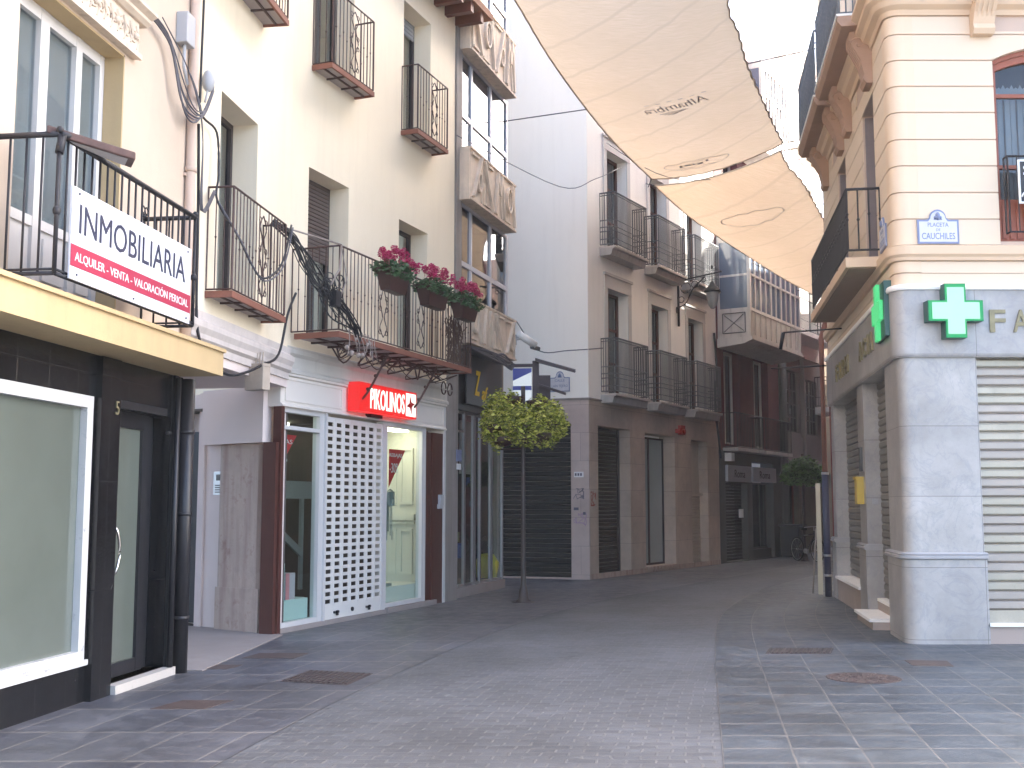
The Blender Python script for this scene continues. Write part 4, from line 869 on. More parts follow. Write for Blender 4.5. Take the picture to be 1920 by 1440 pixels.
for k in range(9): m.tube(catmull([FC.P(-.1, .3, 4.40 + R.uniform(-.05, .03)), FC.P(.7, .38, 4.32 + R.uniform(-.08, .08)), FC.P(1.5, .40, 4.34 + R.uniform(-.1, .1)), FC.P(2.1, .36, 4.28 + R.uniform(-.08, .08)), FC.P(2.5, .3, 4.36)], 5), R.uniform(.01, .022), 5)
m.bx(FC, -.1, 2.4, .0, .30, 4.36, 4.40)
single(m, 'cable_bundle', [cableg], 'dark cables running under the lowest carved band of the glazed building', 'cable')
CM = thing('security_camera', 'white security camera on the corner of the lowest carved band', 'camera', FC.P(2.5, .4, 4.8))
m = MB(); a = FC.P(2.56, .36, 4.98); b = FC.P(2.86, .62, 4.78); m.tube([a, b], .075, 10); m.build('housing', white, CM)
m = MB(); m.tube([FC.P(2.45, .3, 4.84), FC.P(2.62, .38, 4.9)], .03, 6); m.bx(FC, 2.42, 2.46, .2, .36, 4.74, 4.94); m.build('mount', plasticg, CM)
m = MB(); m.tube([FC.P(2.80, .56, 4.74), FC.P(2.98, .66, 4.72)], .045, 8); m.build('sunshield', greydark, CM)
cab('span_wire', [FC.P(2.45, .35, 5.22), FD1.P(.9, .6, 4.98), FD1.P(1.5, .3, 5.0), FD.P(.35, .2, 5.1)], .012, cableg, 'thin wire sagging from the carved band to the first balcony of the white corner building')
cab('span_wire', [FB.P(5.3, .1, 8.05), FC.P(2.6, 1.2, 7.9), Vector((1.7, 22.5, 8.2)), FD.P(1.6, .1, 9.6), ], .008, cableg, 'thin wire strung high from the cream townhouse to the white corner building')
cab('span_wire', [FD.P(.9, .05, 10.0), Vector((3.6, 25.6, 9.15)), Vector((5.5, 26.3, 9.4)), Vector((7.6, 27.0, 10.2))], .008, cableg, 'thin wire crossing the street between the two shade sails')
# ------------------------------------------------------------------ building D (white corner building)
D = thing('white_corner_house', 'white corner building with six grey balconies over a pinkish stone ground floor', 'house', FD.P(0, 0, 0))
HD = 19.3
m = MB(); ops = []
for z0, z1 in ((4.12, 6.58), (7.5, 9.86), (10.9, 13.2)):
    for a, b in ((.98, 2.08), (3.42, 4.45), (5.80, 6.85)): ops.append((a, b, z0, z1))
m.wall(FD, 0, 7.95, 3.97, HD, -.4, 0, ops); m.wall(FD1, -6, 1.842, 3.97, HD, -.4, 0, [])
m.bx(FD, 7.55, 7.95, -8, -.4, 0, HD); m.bx(FD1, -6, -5.6, -8, -.4, 0, HD)
m.build('wall', white_d, D)
m = MB(); m.prism_z([(-5, 27.6), (1.2, 25.4), (5.6, 32), (0, 38), (-8, 34)], HD - .3, HD - .1); m.build('roof', rooftile, D)
m = MB(); h1 = [(.42, 2.10, .04, 3.38), (2.93, 4.76, .1, 3.36), (5.88, 7.02, .04, 3.33)]
m.wall(FD, 0, 7.95, 0, 3.93, -.42, .012, h1); m.build('stone_base', clad, D)
m = MB(); m.wall(FD1, -6, 1.842, 0, 3.93, -.42, .012, [(-1.5, 1.43, .03, 3.42)]); m.build('stone_base', clad1, D)
m = MB(); m.bx(FD, -.02, 7.95, -.02, .04, 3.93, 3.97); m.bx(FD1, -6, 1.86, -.02, .04, 3.931, 3.971); m.build('string_course', stonec, D)
m = MB(); m.bx(FD1, .0, 1.0, .012, .05, 0, .02) ; m.bx(FD, .0, 7.9, .0125, .02, .0, .12); m.build('plinth', oldstone, D)
m = MB(); slats(m, FD1, -1.5, 1.43, -.12, .03, 3.42, .105, .018); m.build('roller_shutter', shutterk, D)
m = MB(); slats(m, FD, .42, 2.10, -.33, .04, 3.38, .09, .016); m.build('roller_shutter', shutterb, D)
m = MB(); m.bx(FD, .42, .47, -.32, -.2, .04, 3.38); m.bx(FD, 2.04, 2.10, -.32, -.27, .04, 3.38); m.build('shutter_guide', bronze, D)
f = window(D, FD, 2.93, 4.76, .14, 3.3, -.33, bronze, frost2, cols=2, fw=.05, back=darkroom, part='shop_window'); 
m = MB(); m.bx(FD, 2.93, 4.76, -.42, .05, .06, .139); m.build('sill', oldstone, D)
m = MB(); m.bx(FD, 5.88, 7.02, -.30, -.25, 1.9, 3.33); slats(m, FD, 5.92, 6.98, -.22, .1, 1.86, .07, .012); m.bx(FD, 5.88, 7.02, -.2, -.14, 1.86, 1.93); m.build('slatted_door', M('cream_slatted_door', (.52, .45, .36), .7, .08, 5, .1), D)
m = MB()
for a, b, z0, z1 in ops[:6]:
    t = .17
    m.bx(FD, a - t, a, 0, .02, z0 if z0 > 7 else z0, z1 + .0); m.bx(FD, b, b + t, 0, .02, z0, z1); m.bx(FD, a - t, b + t, 0, .021, z1, z1 + .3); m.bx(FD, a - t - .04, b + t + .04, 0, .05, z1 + .3, z1 + .36); m.bx(FD, a - t, b + t, .021, .03, z1, z1 + .03)
m.build('window_surround', M('pale_grey_surround', (.60, .58, .55), .85, .05, 2, .2, 50), D)
for a, b, z0, z1 in ops:
    fo = window(D, FD, a, b, z0, z1, -.28, M('dark_red_brown_wood', (.13, .06, .045), .5, .2, 7, .1), glassd, cols=2, fw=.07, rows=(z0 + .8, z0 + 1.6), back=curtaind)
    q = MB(); q.bx(FD, a + .01, a + .05, -.27, -.02, z0, z1 - .02)
    for k in range(int((z1 - z0) / .06)): q.bx(FD, a + .05, a + .06, -.26, -.03, z0 + .03 + k * .06, z0 + .06 + k * .06)
    q.build('folded_shutter', greytrim, fo)
def d_balcony(a, b, z, n=.40):
    m = MB(); m.prism_s(FD, [(.0, z - .20), (n - .10, z - .20), (n - .06, z - .06), (n, z - .05), (n, z), (.0, z)], a, b)
    m.k = 1; m.bx(FD, a - .005, b + .005, .0, n + .005, z - .03, z + .003)
    o = m.build('balcony', [stoneg, M('pale_slab_edge', (.55, .5, .46), .8, .1, 5, .2)], D)
    q = railing(FD, a + .04, b - .04, 0, n - .03, z + .06, z + 1.26, .062, .0085, None, (), .018, bands=(z + .18, z + .36, z + .46, z + .62, z + 1.2)); q.build('railing', irong, o)
    return o
for z in (4.10, 7.47):
    for a, b in ((.59, 2.42), (3.06, 4.84), (5.45, 7.22)): d_balcony(a, b, z)
# things on D
def plaque(name, F, sc, z0, w_, h, n, l1, l2, l3, label):
    o = thing(name, label, 'street sign', F.P(sc, n, z0))
    def shape(k, e):
        W = w_ / 2 - e; pts = [(sc - W, z0 + e), (sc + W, z0 + e), (sc + W, z0 + h * .70 - e), (sc + W * .52, z0 + h * .70 - e)]
        r = W * .40
        for i in range(9): t = math.pi * i / 8; pts.append((sc + r * math.cos(t), z0 + h * .76 - e * .5 + (h * .24 - e * .5) * math.sin(t)))
        pts += [(sc - W * .52, z0 + h * .70 - e), (sc - W, z0 + h * .70 - e)]
        return pts
    m = MB(); m.prism(F, shape(0, 0), n, n + .02); m.build('rim', tileblue, o)
    m = MB(); m.prism(F, shape(0, w_ * .045), n + .02, n + .024); m.build('face', tilewh, o)
    t = MB(); text_mb(t, l1, F, sc, n + .024, z0 + h * .55, h * .12, w_ * .5, .002, bold=.004)
    if l2: text_mb(t, l2, F, sc, n + .024, z0 + h * .40, h * .075, None, .002)
    text_mb(t, l3, F, sc, n + .024, z0 + h * (.22 if l2 else .28), h * .19, w_ * .80, .002, bold=.006)
    c = z0 + h * .76
    for dx in (-.10, .10): t.ball(F.P(sc + dx * w_ * .55, n + .024, c), w_ * .045, 6)
    t.ball(F.P(sc, n + .024, c + h * .04), w_ * .065, 6, 1.6); t.bx(F, sc - w_ * .10, sc + w_ * .10, n + .024, n + .027, c - h * .07, c - h * .045)
    t.build('lettering', tileblue, o)
plaque('street_name_plaque', FD1, 1.185, 4.12, .46, .46, .005, 'CALLE', None, 'LAÍN TEJERO', 'small arched blue glazed street name plaque on the white corner building')
WL = thing('wall_lantern', 'black wrought iron wall lantern on a long bracket over the street', 'lantern', FD.P(5.1, 0, 6.4))
m = MB(); m.tube([FD.P(5.1, .04, 6.25), FD.P(5.1, .04, 7.6)], .03, 8); m.tube([FD.P(5.1, .04, 7.45), FD.P(5.1, 1.22, 7.58)], .022, 6); m.tube(catmull([FD.P(5.1, .04, 6.75), FD.P(5.1, .25, 6.85), FD.P(5.1, .45, 7.2), FD.P(5.1, .8, 7.5)], 5), .016, 6)
for c, r in (((.25, 7.25), .14), ((.5, 7.32), .09), ((.12, 6.95), .08), ((.75, 7.42), .06)): m.tube([FD.P(5.1, c[0] + r * math.cos(t), c[1] + r * math.sin(t)) for t in [k * .55 for k in range(12)]], .012, 5)
m.bx(FD, 5.02, 5.18, .0, .04, 6.6, 6.75); m.tube([FD.P(5.1, .98, 7.56), FD.P(5.1, .98, 7.25)], .016, 6); m.ball(FD.P(5.1, .98, 7.72), .03, 6, 2); m.ball(FD.P(5.1, 1.22, 7.58), .03, 6); m.build('bracket', ironk, WL)
cc = FD.P(5.1, .98, 0)
m = MB(); m.lathe((cc.x, cc.y, 0), [(.02, 7.36), (.05, 7.32), (.09, 7.24), (.19, 7.14), (.22, 7.08), (.20, 7.06), (.02, 7.06)], 12); m.build('lamp_hood', ironk, WL)
m = MB(); m.lathe((cc.x, cc.y, 0), [(.16, 7.06), (.15, 6.9), (.11, 6.72), (.05, 6.64), (.01, 6.63)], 12); m.build('lamp_glass', M('milky_lamp_glass', (.3, .32, .33), .2, .03, 5, 0), WL)
m = MB(); m.bx(FD, 5.0, 5.28, .012, .10, 3.42, 3.66); m.tube([FD.P(5.14, .1, 3.5), FD.P(5.14, .16, 3.5)], .06, 8); m.bx(FD, 4.82, 4.95, .012, .14, 3.45, 3.55)
single(m, 'alarm_box', alarmred, 'red alarm box on the pinkish stone above the frosted shop window', 'alarm')
def scribble(name, F, n, s0, z0, w_, h, mat, label, k=5, sd_=1):
    rg = random.Random(sd_); m = MB()
    for _ in range(k):
        p = []; x, z = s0 + rg.uniform(0, w_), z0 + rg.uniform(0, h)
        for j in range(7): p.append(F.P(x, n, z)); x = min(s0 + w_, max(s0, x + rg.uniform(-.5, .5) * w_)); z = min(z0 + h, max(z0, z + rg.uniform(-.5, .5) * h))
        c = catmull(p, 3)
        for a, b in zip(c, c[1:]):
            if (b - a).length < 1e-4: continue
            u = (b - a).cross(Vector((F.nv.x, F.nv.y, 0))).normalized() * .006; m.quad(a - u, b - u, b + u, a + u)
    m.keep = True; return single(m, name, mat, label, 'graffiti')
scribble('graffiti_tag', FD1, .0135, 1.47, 1.75, .25, .22, stainblk, 'thin grey graffiti loops on the corner pillar of the white building', 6, 2)
scribble('graffiti_tag', FD1, .0135, 1.50, 1.15, .27, .28, stainpur, 'faint purple graffiti low on the corner pillar of the white building', 4, 3)
scribble('graffiti_tag', FD, .0135, .05, 1.6, .24, .3, stainred, 'red graffiti tag on the street side of the corner pillar', 8, 4)
m = MB(); m.bx(FD1, 1.50, 1.72, .0125, .015, 2.22, 2.34); m.k = 1
for k in range(3): m.bx(FD1, 1.52 + k * .06, 1.56 + k * .06, .0151, .0165, 2.25, 2.31)
single(m, 'sticker', [white, stainblk], 'small white sticker on the corner pillar above the graffiti', 'sticker')
m = MB(); m.bx(FD1, 1.49, 1.60, .0125, .015, 1.50, 1.56); m.bx(FD1, 1.70, 1.76, .0125, .015, 1.40, 1.46); single(m, 'sticker', stainblk, 'pair of tiny dark stickers on the corner pillar below the grey graffiti', 'sticker')
m = MB(); m.tube(catmull([FD.P(7.6, .05, 6.4), FD.P(7.62, .1, 5.4), FD.P(7.5, .08, 4.4), FD.P(7.7, .1, 3.4), FD.P(7.75, .12, 2.9)], 5), .035, 6); single(m, 'cable', cable, 'dark cable hanging down the seam between the white and the red building', 'cable')
# ------------------------------------------------------------------ building E (red) and F (grey and white)
E_ = thing('red_house', 'oxide red building with a white glazed gallery over two dark shops', 'house', FE.P(2.9, 0, 0))
eo = [(.75, 2.0, 3.34, 6.05), (3.2, 4.5, 3.34, 6.05), (.9, 2.2, 9.9, 12), (3.2, 4.5, 9.9, 12), (.9, 2.2, 12.9, 15), (3.2, 4.5, 12.9, 15)]
m = MB(); m.wall(FE, .25, 5.5, 3.15, 15.6, -.4, 0, eo); m.bx(FE, .25, .6, -7, -.4, 0, 15.6); m.bx(FE, .6, 5.5, -7, -.4, 15.4, 15.6); m.build('wall', redpaint, E_)
for a, b, z0, z1 in eo: window(E_, FE, a, b, z0, z1, -.25, galwhite, glassd, cols=2, fw=.08, back=curtain if z0 < 5 else curtaind)
m = MB(); m.wall(FE, .25, 5.5, 0, 3.15, -.4, .01, [(.7, 2.45, .03, 2.25), (2.85, 4.75, .03, 2.9)]); m.build('shop_wall', greydark, E_)
m = MB(); slats(m, FE, .7, 2.45, -.2, .03, 2.25, .09, .014); m.build('roller_shutter', shutterk, E_)
m = MB(); m.bx(FE, 2.2, 2.38, -.18, -.1, 1.25, 1.5); m.build('letter_plate', white, E_)
window(E_, FE, 2.85, 4.75, .3, 2.3, -.25, bronze, glassd, cols=3, fw=.05, back=darkroom, part='shop_window')
m = MB(); m.bx(FE, 2.85, 4.75, -.3, -.1, .03, .3); m.bx(FE, 3.0, 4.4, -.6, -.5, .4, 1.3); m.build('shop_base', blackpaint, E_)
def gallery(z0, z1, a, b, n):
    m = MB(); m.prism_s(FE, [(0, z0 - .25), (n - .2, z0 - .18), (n + .06, z0 - .08), (n + .06, z0), (0, z0)], a - .05, b + .05)
    for s in (a, b - .09): m.bx(FE, s, s + .09, n - .09, n, z0, z1)
    k = 5
    for i in range(1, k * 2): s = a + (b - a) * i / (k * 2); m.bx(FE, s - (.05 if i % 2 == 0 else .03), s + (.05 if i % 2 == 0 else .03), n - .07, n - .005, z0, z1)
    for z, t in ((z0, .08), (z0 + .75, .09), (z0 + 1.75, .06), (z1 - .12, .12)):
        m.bx(FE, a + .09, b - .09, n - .06, n - .002, z, z + t)
        for s in (a, b): m.bx(FE, s - .03 if s == b else s, s if s == b else s + .03, 0, n - .09, z, z + t)
    for s in (a, b):
        q = s if s == a else s - .03
        m.bx(FE, q + .001, q + .029, n * .0, .08, z0 + .08, z1); m.bx(FE, q + .003, q + .027, .08, n - .09, z0 + .08, z0 + .75)
        m.k = 1
        for u, v in (((.2, z0 + .18), (n - .2, z0 + .66)), ((.2, z0 + .66), (n - .2, z0 + .18))): m.tube([FE.P(s - .012 if s == a else s + .012, u[0], u[1]), FE.P(s - .012 if s == a else s + .012, v[0], v[1])], .012, 4)
        for u, v in (((.16, z0 + .14), (n - .16, z0 + .14)), ((.16, z0 + .7), (n - .16, z0 + .7)), ((.16, z0 + .14), (.16, z0 + .7)), ((n - .16, z0 + .14), (n - .16, z0 + .7))): m.tube([FE.P(s - .01 if s == a else s + .01, u[0], u[1]), FE.P(s - .01 if s == a else s + .01, v[0], v[1])], .014, 4)
        m.k = 0
    m.bx(FE, a, b, 0, n, z1, z1 + .12); m.bx(FE, a + .1, b - .1, n - .05, n - .03, z0 + .09, z0 + .74)
    o = m.build('gallery', [galwhite, greydark], E_)
    q = MB(); q.bx(FE, a + .05, b - .05, n - .045, n - .04, z0 + .8, z1 - .1); q.bx(FE, a + .012, a + .016, .05, n - .05, z0 + .8, z1 - .1); q.bx(FE, b - .016, b - .012, .05, n - .05, z0 + .8, z1 - .1); q.build('pane', skyglass, o)
    q = MB(); q.bx(FE, a + .05, b - .05, n - .4, n - .38, z0 + .02, z1 - .02); q.build('curtain', curtainbl, o)
gallery(6.28, 9.15, .36, 4.86, .98)
gallery(12.3, 15.0, 2.6, 5.2, .7)
m = MB(); m.bx(FE, .57, 2.75, .0, .46, 3.13, 3.22); m.bx(FE, 2.95, 5.35, .0, .46, 3.13, 3.22)
bo = m.build('balcony', stoneg, E_); 
for a, b in ((.6, 2.72), (2.98, 5.32)): railing(FE, a, b, 0, .43, 3.25, 4.2, .12, .008, None, (), .014).build('railing', ironk, bo)
def esign(a, b, z0, z1, label):
    o = thing('shop_fascia_sign', label, 'sign', FE.P((a + b) / 2, .02, z0)); m = MB(); m.bx(FE, a, b, .02, .10, z0, z1); m.build('panel', M('silver_sign_panel', (.48, .50, .52), .45, .08, 5, 0), o)
    t = MB(); text_mb(t, 'Roma', FE, (a + b) / 2, .102, (z0 + z1) / 2, .22, (b - a) * .45, .004); t.build('lettering', ironk, o)
esign(.68, 2.55, 2.28, 2.74, 'silver fascia sign over the dark shutter of the red building')
esign(2.72, 4.78, 2.30, 2.74, 'silver fascia sign over the dark shop window farther along the red building')
m = MB(); m.bx(FE, .66, .9, .02, .22, 2.85, 3.08); single(m, 'spot_lamp', white, 'small white box lamp under the red building balcony', 'lamp')
F_ = thing('arched_window_building', 'grey building with multi-pane windows below and a white facade high above', 'building', FE.P(8, 0, 0))
m = MB(); fo_ = [(5.95, 7.5, 4.0, 6.05), (8.1, 9.6, 4.0, 5.9)]
m.wall(FE, 5.85, 10.6, 2.75, 6.6, -.4, .0, fo_); m.bx(FE, 5.85, 7.75, .0, .06, 2.78, 3.86); m.bx(FE, 7.9, 10.1, .0, .06, 2.78, 3.84); m.bx(FE, 7.76, 7.88, .0, .14, 2.5, 6.6); m.build('grey_wall', greymod, F_)
for a, b, z0, z1 in fo_: window(F_, FE, a, b, z0, z1, -.1, greydark, glassd, cols=4, fw=.05, rows=(z0 + .5, z0 + .95, z0 + 1.4), back=curtain)
m = MB(); m.wall(FE, 5.85, 10.6, 0, 2.75, -.4, -.1, [(6.2, 7.6, .03, 2.5)]); m.bx(FE, 5.85, 10.6, -2, -1.9, 0, 2.75); m.bx(FE, 5.9, 10.5, -.1, .1, 2.62, 2.749); m.build('ground_floor', M('brown_grey_stone', (.13, .11, .09), .7, .15, 2, .2), F_)
window(F_, FE, 6.2, 7.6, .05, 2.5, -.3, woodbrown, glassd, cols=2, fw=.06, back=shopdark, part='shop_door')
ow_ = [(6.55, 7.35, 7.6, 9.8), (8.9, 9.7, 7.6, 9.8), (6.55, 7.35, 10.6, 12.8), (8.9, 9.7, 10.6, 12.8), (6.4, 7.2, 13.75, 15.8), (8.85, 9.65, 13.75, 15.6)]
m = MB(); m.wall(FE, 5.5, 10.6, 6.6, 17.1, -.4, .02, ow_); m.bx(FE, 5.5, 5.9, -7, -.4, 0, 17.1); m.bx(FE, 10.2, 10.6, -7, -.4, 0, 17.1); m.bx(FE, 5.9, 10.2, -7, -.4, 16.9, 17.1)
m.prism_s(FE, [(.02, 16.5), (.15, 16.6), (.4, 16.9), (.5, 17.1), (.5, 17.25), (.02, 17.25)], 5.4, 10.7)
for i in range(16): m.bx(FE, 5.5 + i * .33, 5.62 + i * .33, .02, .34, 16.55, 16.82)
m.build('white_wall', white_d, F_)
for a, b, z0, z1 in ow_: window(F_, FE, a, b, z0, z1, -.2, greytrim, glassd, cols=2, back=curtaind)
for a, b, z, n in ((6.1, 7.7, 13.75, .5), (8.3, 10.0, 13.75, .5), (9.2, 10.5, 11.1, .85), (6.1, 9.9, 7.3, .6), (9.3, 10.5, 5.0, .9)):
    m = MB(); m.prism_s(FE, [(.02, z - .25), (n - .15, z - .16), (n, z - .14), (n, z), (.02, z)], a, b); o = m.build('balcony', white_d, F_)
    railing(FE, a + .04, b - .04, .02, n - .04, z + .05, z + 1.05, .11, .009, None, (), .016, bands=(z + .35,)).build('railing', ironk, o)
m = MB(); m.tube([FE.P(5.62, .12, 0), FE.P(5.62, .12, 6.6)], .11, 8); m.bx(FE, 5.5, 5.85, -.1, .05, 0, 6.6); m.build('dark_column', greydark, F_)
LSg = thing('lit_green_sign', 'small lit pale green sign at the end of the street behind the trimmed tree', 'sign', FE.P(9.2, .3, 2.3))
XG = Fr((FE.P(9.3, .0, 0).x, FE.P(9.3, .0, 0).y), (1, 0)); m = MB(); m.bx(XG, -.35, .45, .1, .2, 2.2, 2.7); m.build('panel', greydark, LSg)
m = MB(); m.tube([XG.P(.18 + .14 * math.cos(t), .22, 2.45 + .16 * math.sin(t)) for t in [1.9 - k * .42 for k in range(10)]], .035, 5, cap=True); m.bx(XG, -.06, .08, .2, .23, 2.42, 2.62); m.build('symbol', M_emit('pale_green_glow', (.75, 1, .7), 1.0), LSg)
L_ = thing('street_end_building', 'plain cream building closing the far end of the street', 'building', (14, 47, 0))
m = MB(); FL = Fr((8, 46), (1, 0)); lo_ = [(2.5 + i * 2.6, 3.6 + i * 2.6, 3.6 + j * 3.2, 5.9 + j * 3.2) for i in range(5) for j in range(3)]
m.wall(FL, 0, 18, 6.5, 13, -.4, 0, [h for h in lo_ if h[2] > 6.6]); m.bx(FL, 0, 18, -6, -.4, 12.8, 13); m.build('wall', cream_a, L_)
m = MB(); m.wall(FL, 0, 18, 0, 6.499, -.4, 0, [h for h in lo_ if h[2] < 6.6]); m.build('lower_wall', MATS['brown_grey_stone'], L_)
for h in lo_: window(L_, FL, *h, -.2, bronze, glassd, back=curtaind)
# ------------------------------------------------------------------ building G (pharmacy corner)
G = thing('pharmacy_building', 'cream rusticated corner building over a grey marble pharmacy', 'building', FF.P(.5, 0, 0))
RAD = .21
def gpath(s0, s1, k=18):
    "list of (point, normal): FG from s0 to the rounded corner, then FF to s1"
    a = FG.P(RAD, 0, 0); b = FF.P(RAD, 0, 0); out = [(FG.P(s0, 0, 0), FG.nv), (a, FG.nv)]
    corner = FG.P(0, 0, 0)
    for i in range(1, k):
        t = i / k; p = a * (1 - t) ** 2 + corner * 2 * t * (1 - t) + b * t * t; nn = (FG.nv * (1 - t) + FF.nv * t).normalized(); out.append((p, nn))
    out += [(b, FF.nv), (FF.P(s1, 0, 0), FF.nv)]
    return out
def sweep(m, path, prof):
    k = len(prof); vs = [Vector((p.x + nn.x * n, p.y + nn.y * n, z)) for p, nn in path for n, z in prof]; fs = []
    for i in range(len(path) - 1):
        for j in range(k): fs.append((i * k + j, i * k + (j + 1) % k, (i + 1) * k + (j + 1) % k, (i + 1) * k + j))
    fs += [tuple(range(k)), tuple(range(len(vs) - 1, len(vs) - k - 1, -1))]
    return m.add(vs, fs)
HG = 16.2
go = [(1.12, 2.12, 4.80, 7.05), (3.9, 4.9, 4.80, 7.05), (1.5, 2.6, 8.3, 10.6), (4.4, 5.5, 8.3, 10.6), (1.5, 2.6, 11.7, 13.9), (4.4, 5.5, 11.7, 13.9)]
gf = [(1.28, 2.55, 4.77, 7.2), (1.28, 2.55, 8.4, 10.8), (4.4, 5.7, 4.77, 7.2), (4.4, 5.7, 8.4, 10.8)]
m = MB(); m.wall(FG, RAD, 6.95, 4.2, HG, -.35, 0, go); m.wall(FF, RAD, 9.6, 4.2, HG, -.35, 0, gf); sweep(m, gpath(RAD + .001, RAD + .001), [(-.3, 4.2), (0, 4.2), (0, HG), (-.3, HG)])
m.bx(FG, 6.6, 6.95, -9, -.35, 0, HG); m.bx(FF, 9.25, 9.6, -9, -.35, 0, HG); m.build('wall', groove, G)
m = MB(); m.prism_z([(4.9, 13.7), (14.1, 13.7), (14.1, 24), (5.9, 20)], HG - .2, HG - .05); m.build('roof', rooftile, G)
js = [4.72, 5.04, 5.37, 5.70, 6.03, 6.37, 6.70, 7.03, 7.36, 7.60]
m = MB(); rr = RAD + .10
def archcut(holes, z0, z1): return [(h[0] - .0, h[1] + .0, h[2] - 1, h[3]) for h in holes]
for z0, z1 in zip(js, js[1:]):
    a, b = z0 + .009, z1 - .009
    m.wall(FG, rr, 6.95, a, b, .0, .016, [h for h in archcut(go, a, b)]); m.wall(FF, rr, 9, a, b, .0, .016, [h for h in archcut(gf, a, b)])
for z in (8.35,): m.wall(FG, rr, 6.95, 7.9, HG, 0, .016, go); m.wall(FF, rr, 9, 7.9, HG, 0, .016, gf)
m.wall(FG, rr, 6.95, 4.38, 4.52, 0, .016, []); m.wall(FF, rr, 9, 4.38, 4.52, 0, .016, []); m.wall(FG, rr, 6.95, 4.2, 4.372, 0, .014, []); m.wall(FF, rr, 9, 4.2, 4.372, 0, .014, [])
m.build('rusticated_courses', cream_g, G)
m = MB()
for z0, z1 in list(zip(js, js[1:])) + [(4.2, 4.38), (4.38, 4.53), (7.9, HG)]: sweep(m, gpath(rr - .001, rr - .001), [(.0, z0 + .009), (.017, z0 + .009), (.017, z1 - .009), (.0, z1 - .009)])
m.build('quoin', pinkedge, G)
m = MB(); sweep(m, gpath(6.95, 9), [(.0, 4.53), (.05, 4.53), (.06, 4.57), (.09, 4.60), (.09, 4.70), (.0, 4.73)]); m.build('string_course', M('peach_moulding', (.68, .50, .34), .85, .05, 2, .15, 60), G)
m = MB(); sweep(m, gpath(6.95, 9), [(.0, 7.60), (.04, 7.60), (.06, 7.66), (.13, 7.70), (.16, 7.76), (.22, 7.80), (.22, 7.86), (.30, 7.92), (.30, 7.97), (0, 8.0)]); m.build('cornice', MATS['peach_moulding'], G)
def console(F, s, z0, z1, w_=.26, n=.34):
    m = MB(); m.prism_s(F, [(.017, z0), (n * .35, z0), (n * .45, z0 + .06), (n * .40, z0 + .12), (n * .55, z0 + (z1 - z0) * .45), (n, z1 - .12), (n, z1), (.017, z1)], s, s + w_)
    for k in range(4): m.prism_s(F, [(n * .3, z0 + .1), (n * .62, z0 + (z1 - z0) * .47), (n * 1.03, z1 - .11), (n * 1.03, z1 - .03), (n * .3, z1 - .03)], s + .03 + k * w_ * .23, s + .03 + k * w_ * .23 + w_ * .1)
    for sd in (s - .006, s + w_ - .014): 
        c = (n * .62, z1 - .17)
        m.tube([F.P(sd + .01, c[0] + r * math.cos(t), c[1] + r * math.sin(t)) for r, t in [(.10 - .008 * k, k * .6) for k in range(12)]], .016, 5)
    return m
for s in (1.02, 3.3): console(FF, s, 7.33, 7.9).build('console_bracket', MATS['peach_moulding'], G)
for s in (1.05, 3.05, 3.95, 6.0):
    console(FG, s, 7.15, 7.86, .34, .30).build('console_bracket', M('brown_pink_console', (.42, .27, .19), .85, .1, 3, .2, 40), G)
for s0, s1 in ((.85, 3.65), (3.85, 6.6)):
    m = MB(); m.prism_s(FG, [(.02, 7.86), (.42, 7.86), (.47, 7.93), (.47, 8.0), (.02, 8.0)], s0, s1); m.k = 1; m.bx(FG, s0 - .01, s1 + .01, .02, .485, 8.0, 8.03); o = m.build('balcony', [MATS['brown_pink_console'], white_d], G)
    r_ = railing(FG, s0 + .05, s1 - .05, .0, .44, 8.06, 9.1, .09, .010, None, (), .02, bands=(8.25, 8.9))
    for i in range(int((s1 - s0) / .2)):
        for z in (8.4, 8.6, 8.78): r_.tube([FG.P(s0 + .1 + i * .2 + .05 * math.cos(t), .44, z + .06 * math.sin(t)) for t in [k * 1.05 for k in range(7)]], .010, 4)
    for i in range(4):
        for z in (8.4, 8.6, 8.78): r_.tube([FG.P(s0 + .05, .06 + i * .1 + .035 * math.cos(t), z + .06 * math.sin(t)) for t in [k * 1.05 for k in range(7)]], .010, 4)
    r_.build('railing', irong, o)
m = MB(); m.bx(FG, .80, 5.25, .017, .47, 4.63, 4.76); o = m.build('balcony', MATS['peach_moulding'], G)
m = MB(); m.bx(FG, .86, 5.2, .03, .42, 4.615, 4.629); m.build('underside', M('dark_brown_soffit', (.30, .22, .17), .9, .1, 4, .2), o)  # underside sheet in a darker brown than the slab
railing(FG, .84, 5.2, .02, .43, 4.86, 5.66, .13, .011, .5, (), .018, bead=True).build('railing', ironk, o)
for h in go: window(G, FG, *h, -.22, bronze, glassd, cols=2, back=curtaind, fw=.07)
for h in go[:2]:
    m = MB(); m.bx(FG, h[0] + .02, h[0] + .08, -.2, -.02, h[2], h[3] - .05); m.bx(FG, h[1] - .08, h[1] - .02, -.2, -.02, h[2], h[3] - .05); m.build('folded_shutter', M('grey_mauve_shutter', (.22, .18, .18), .7, .1, 5, .1), G)
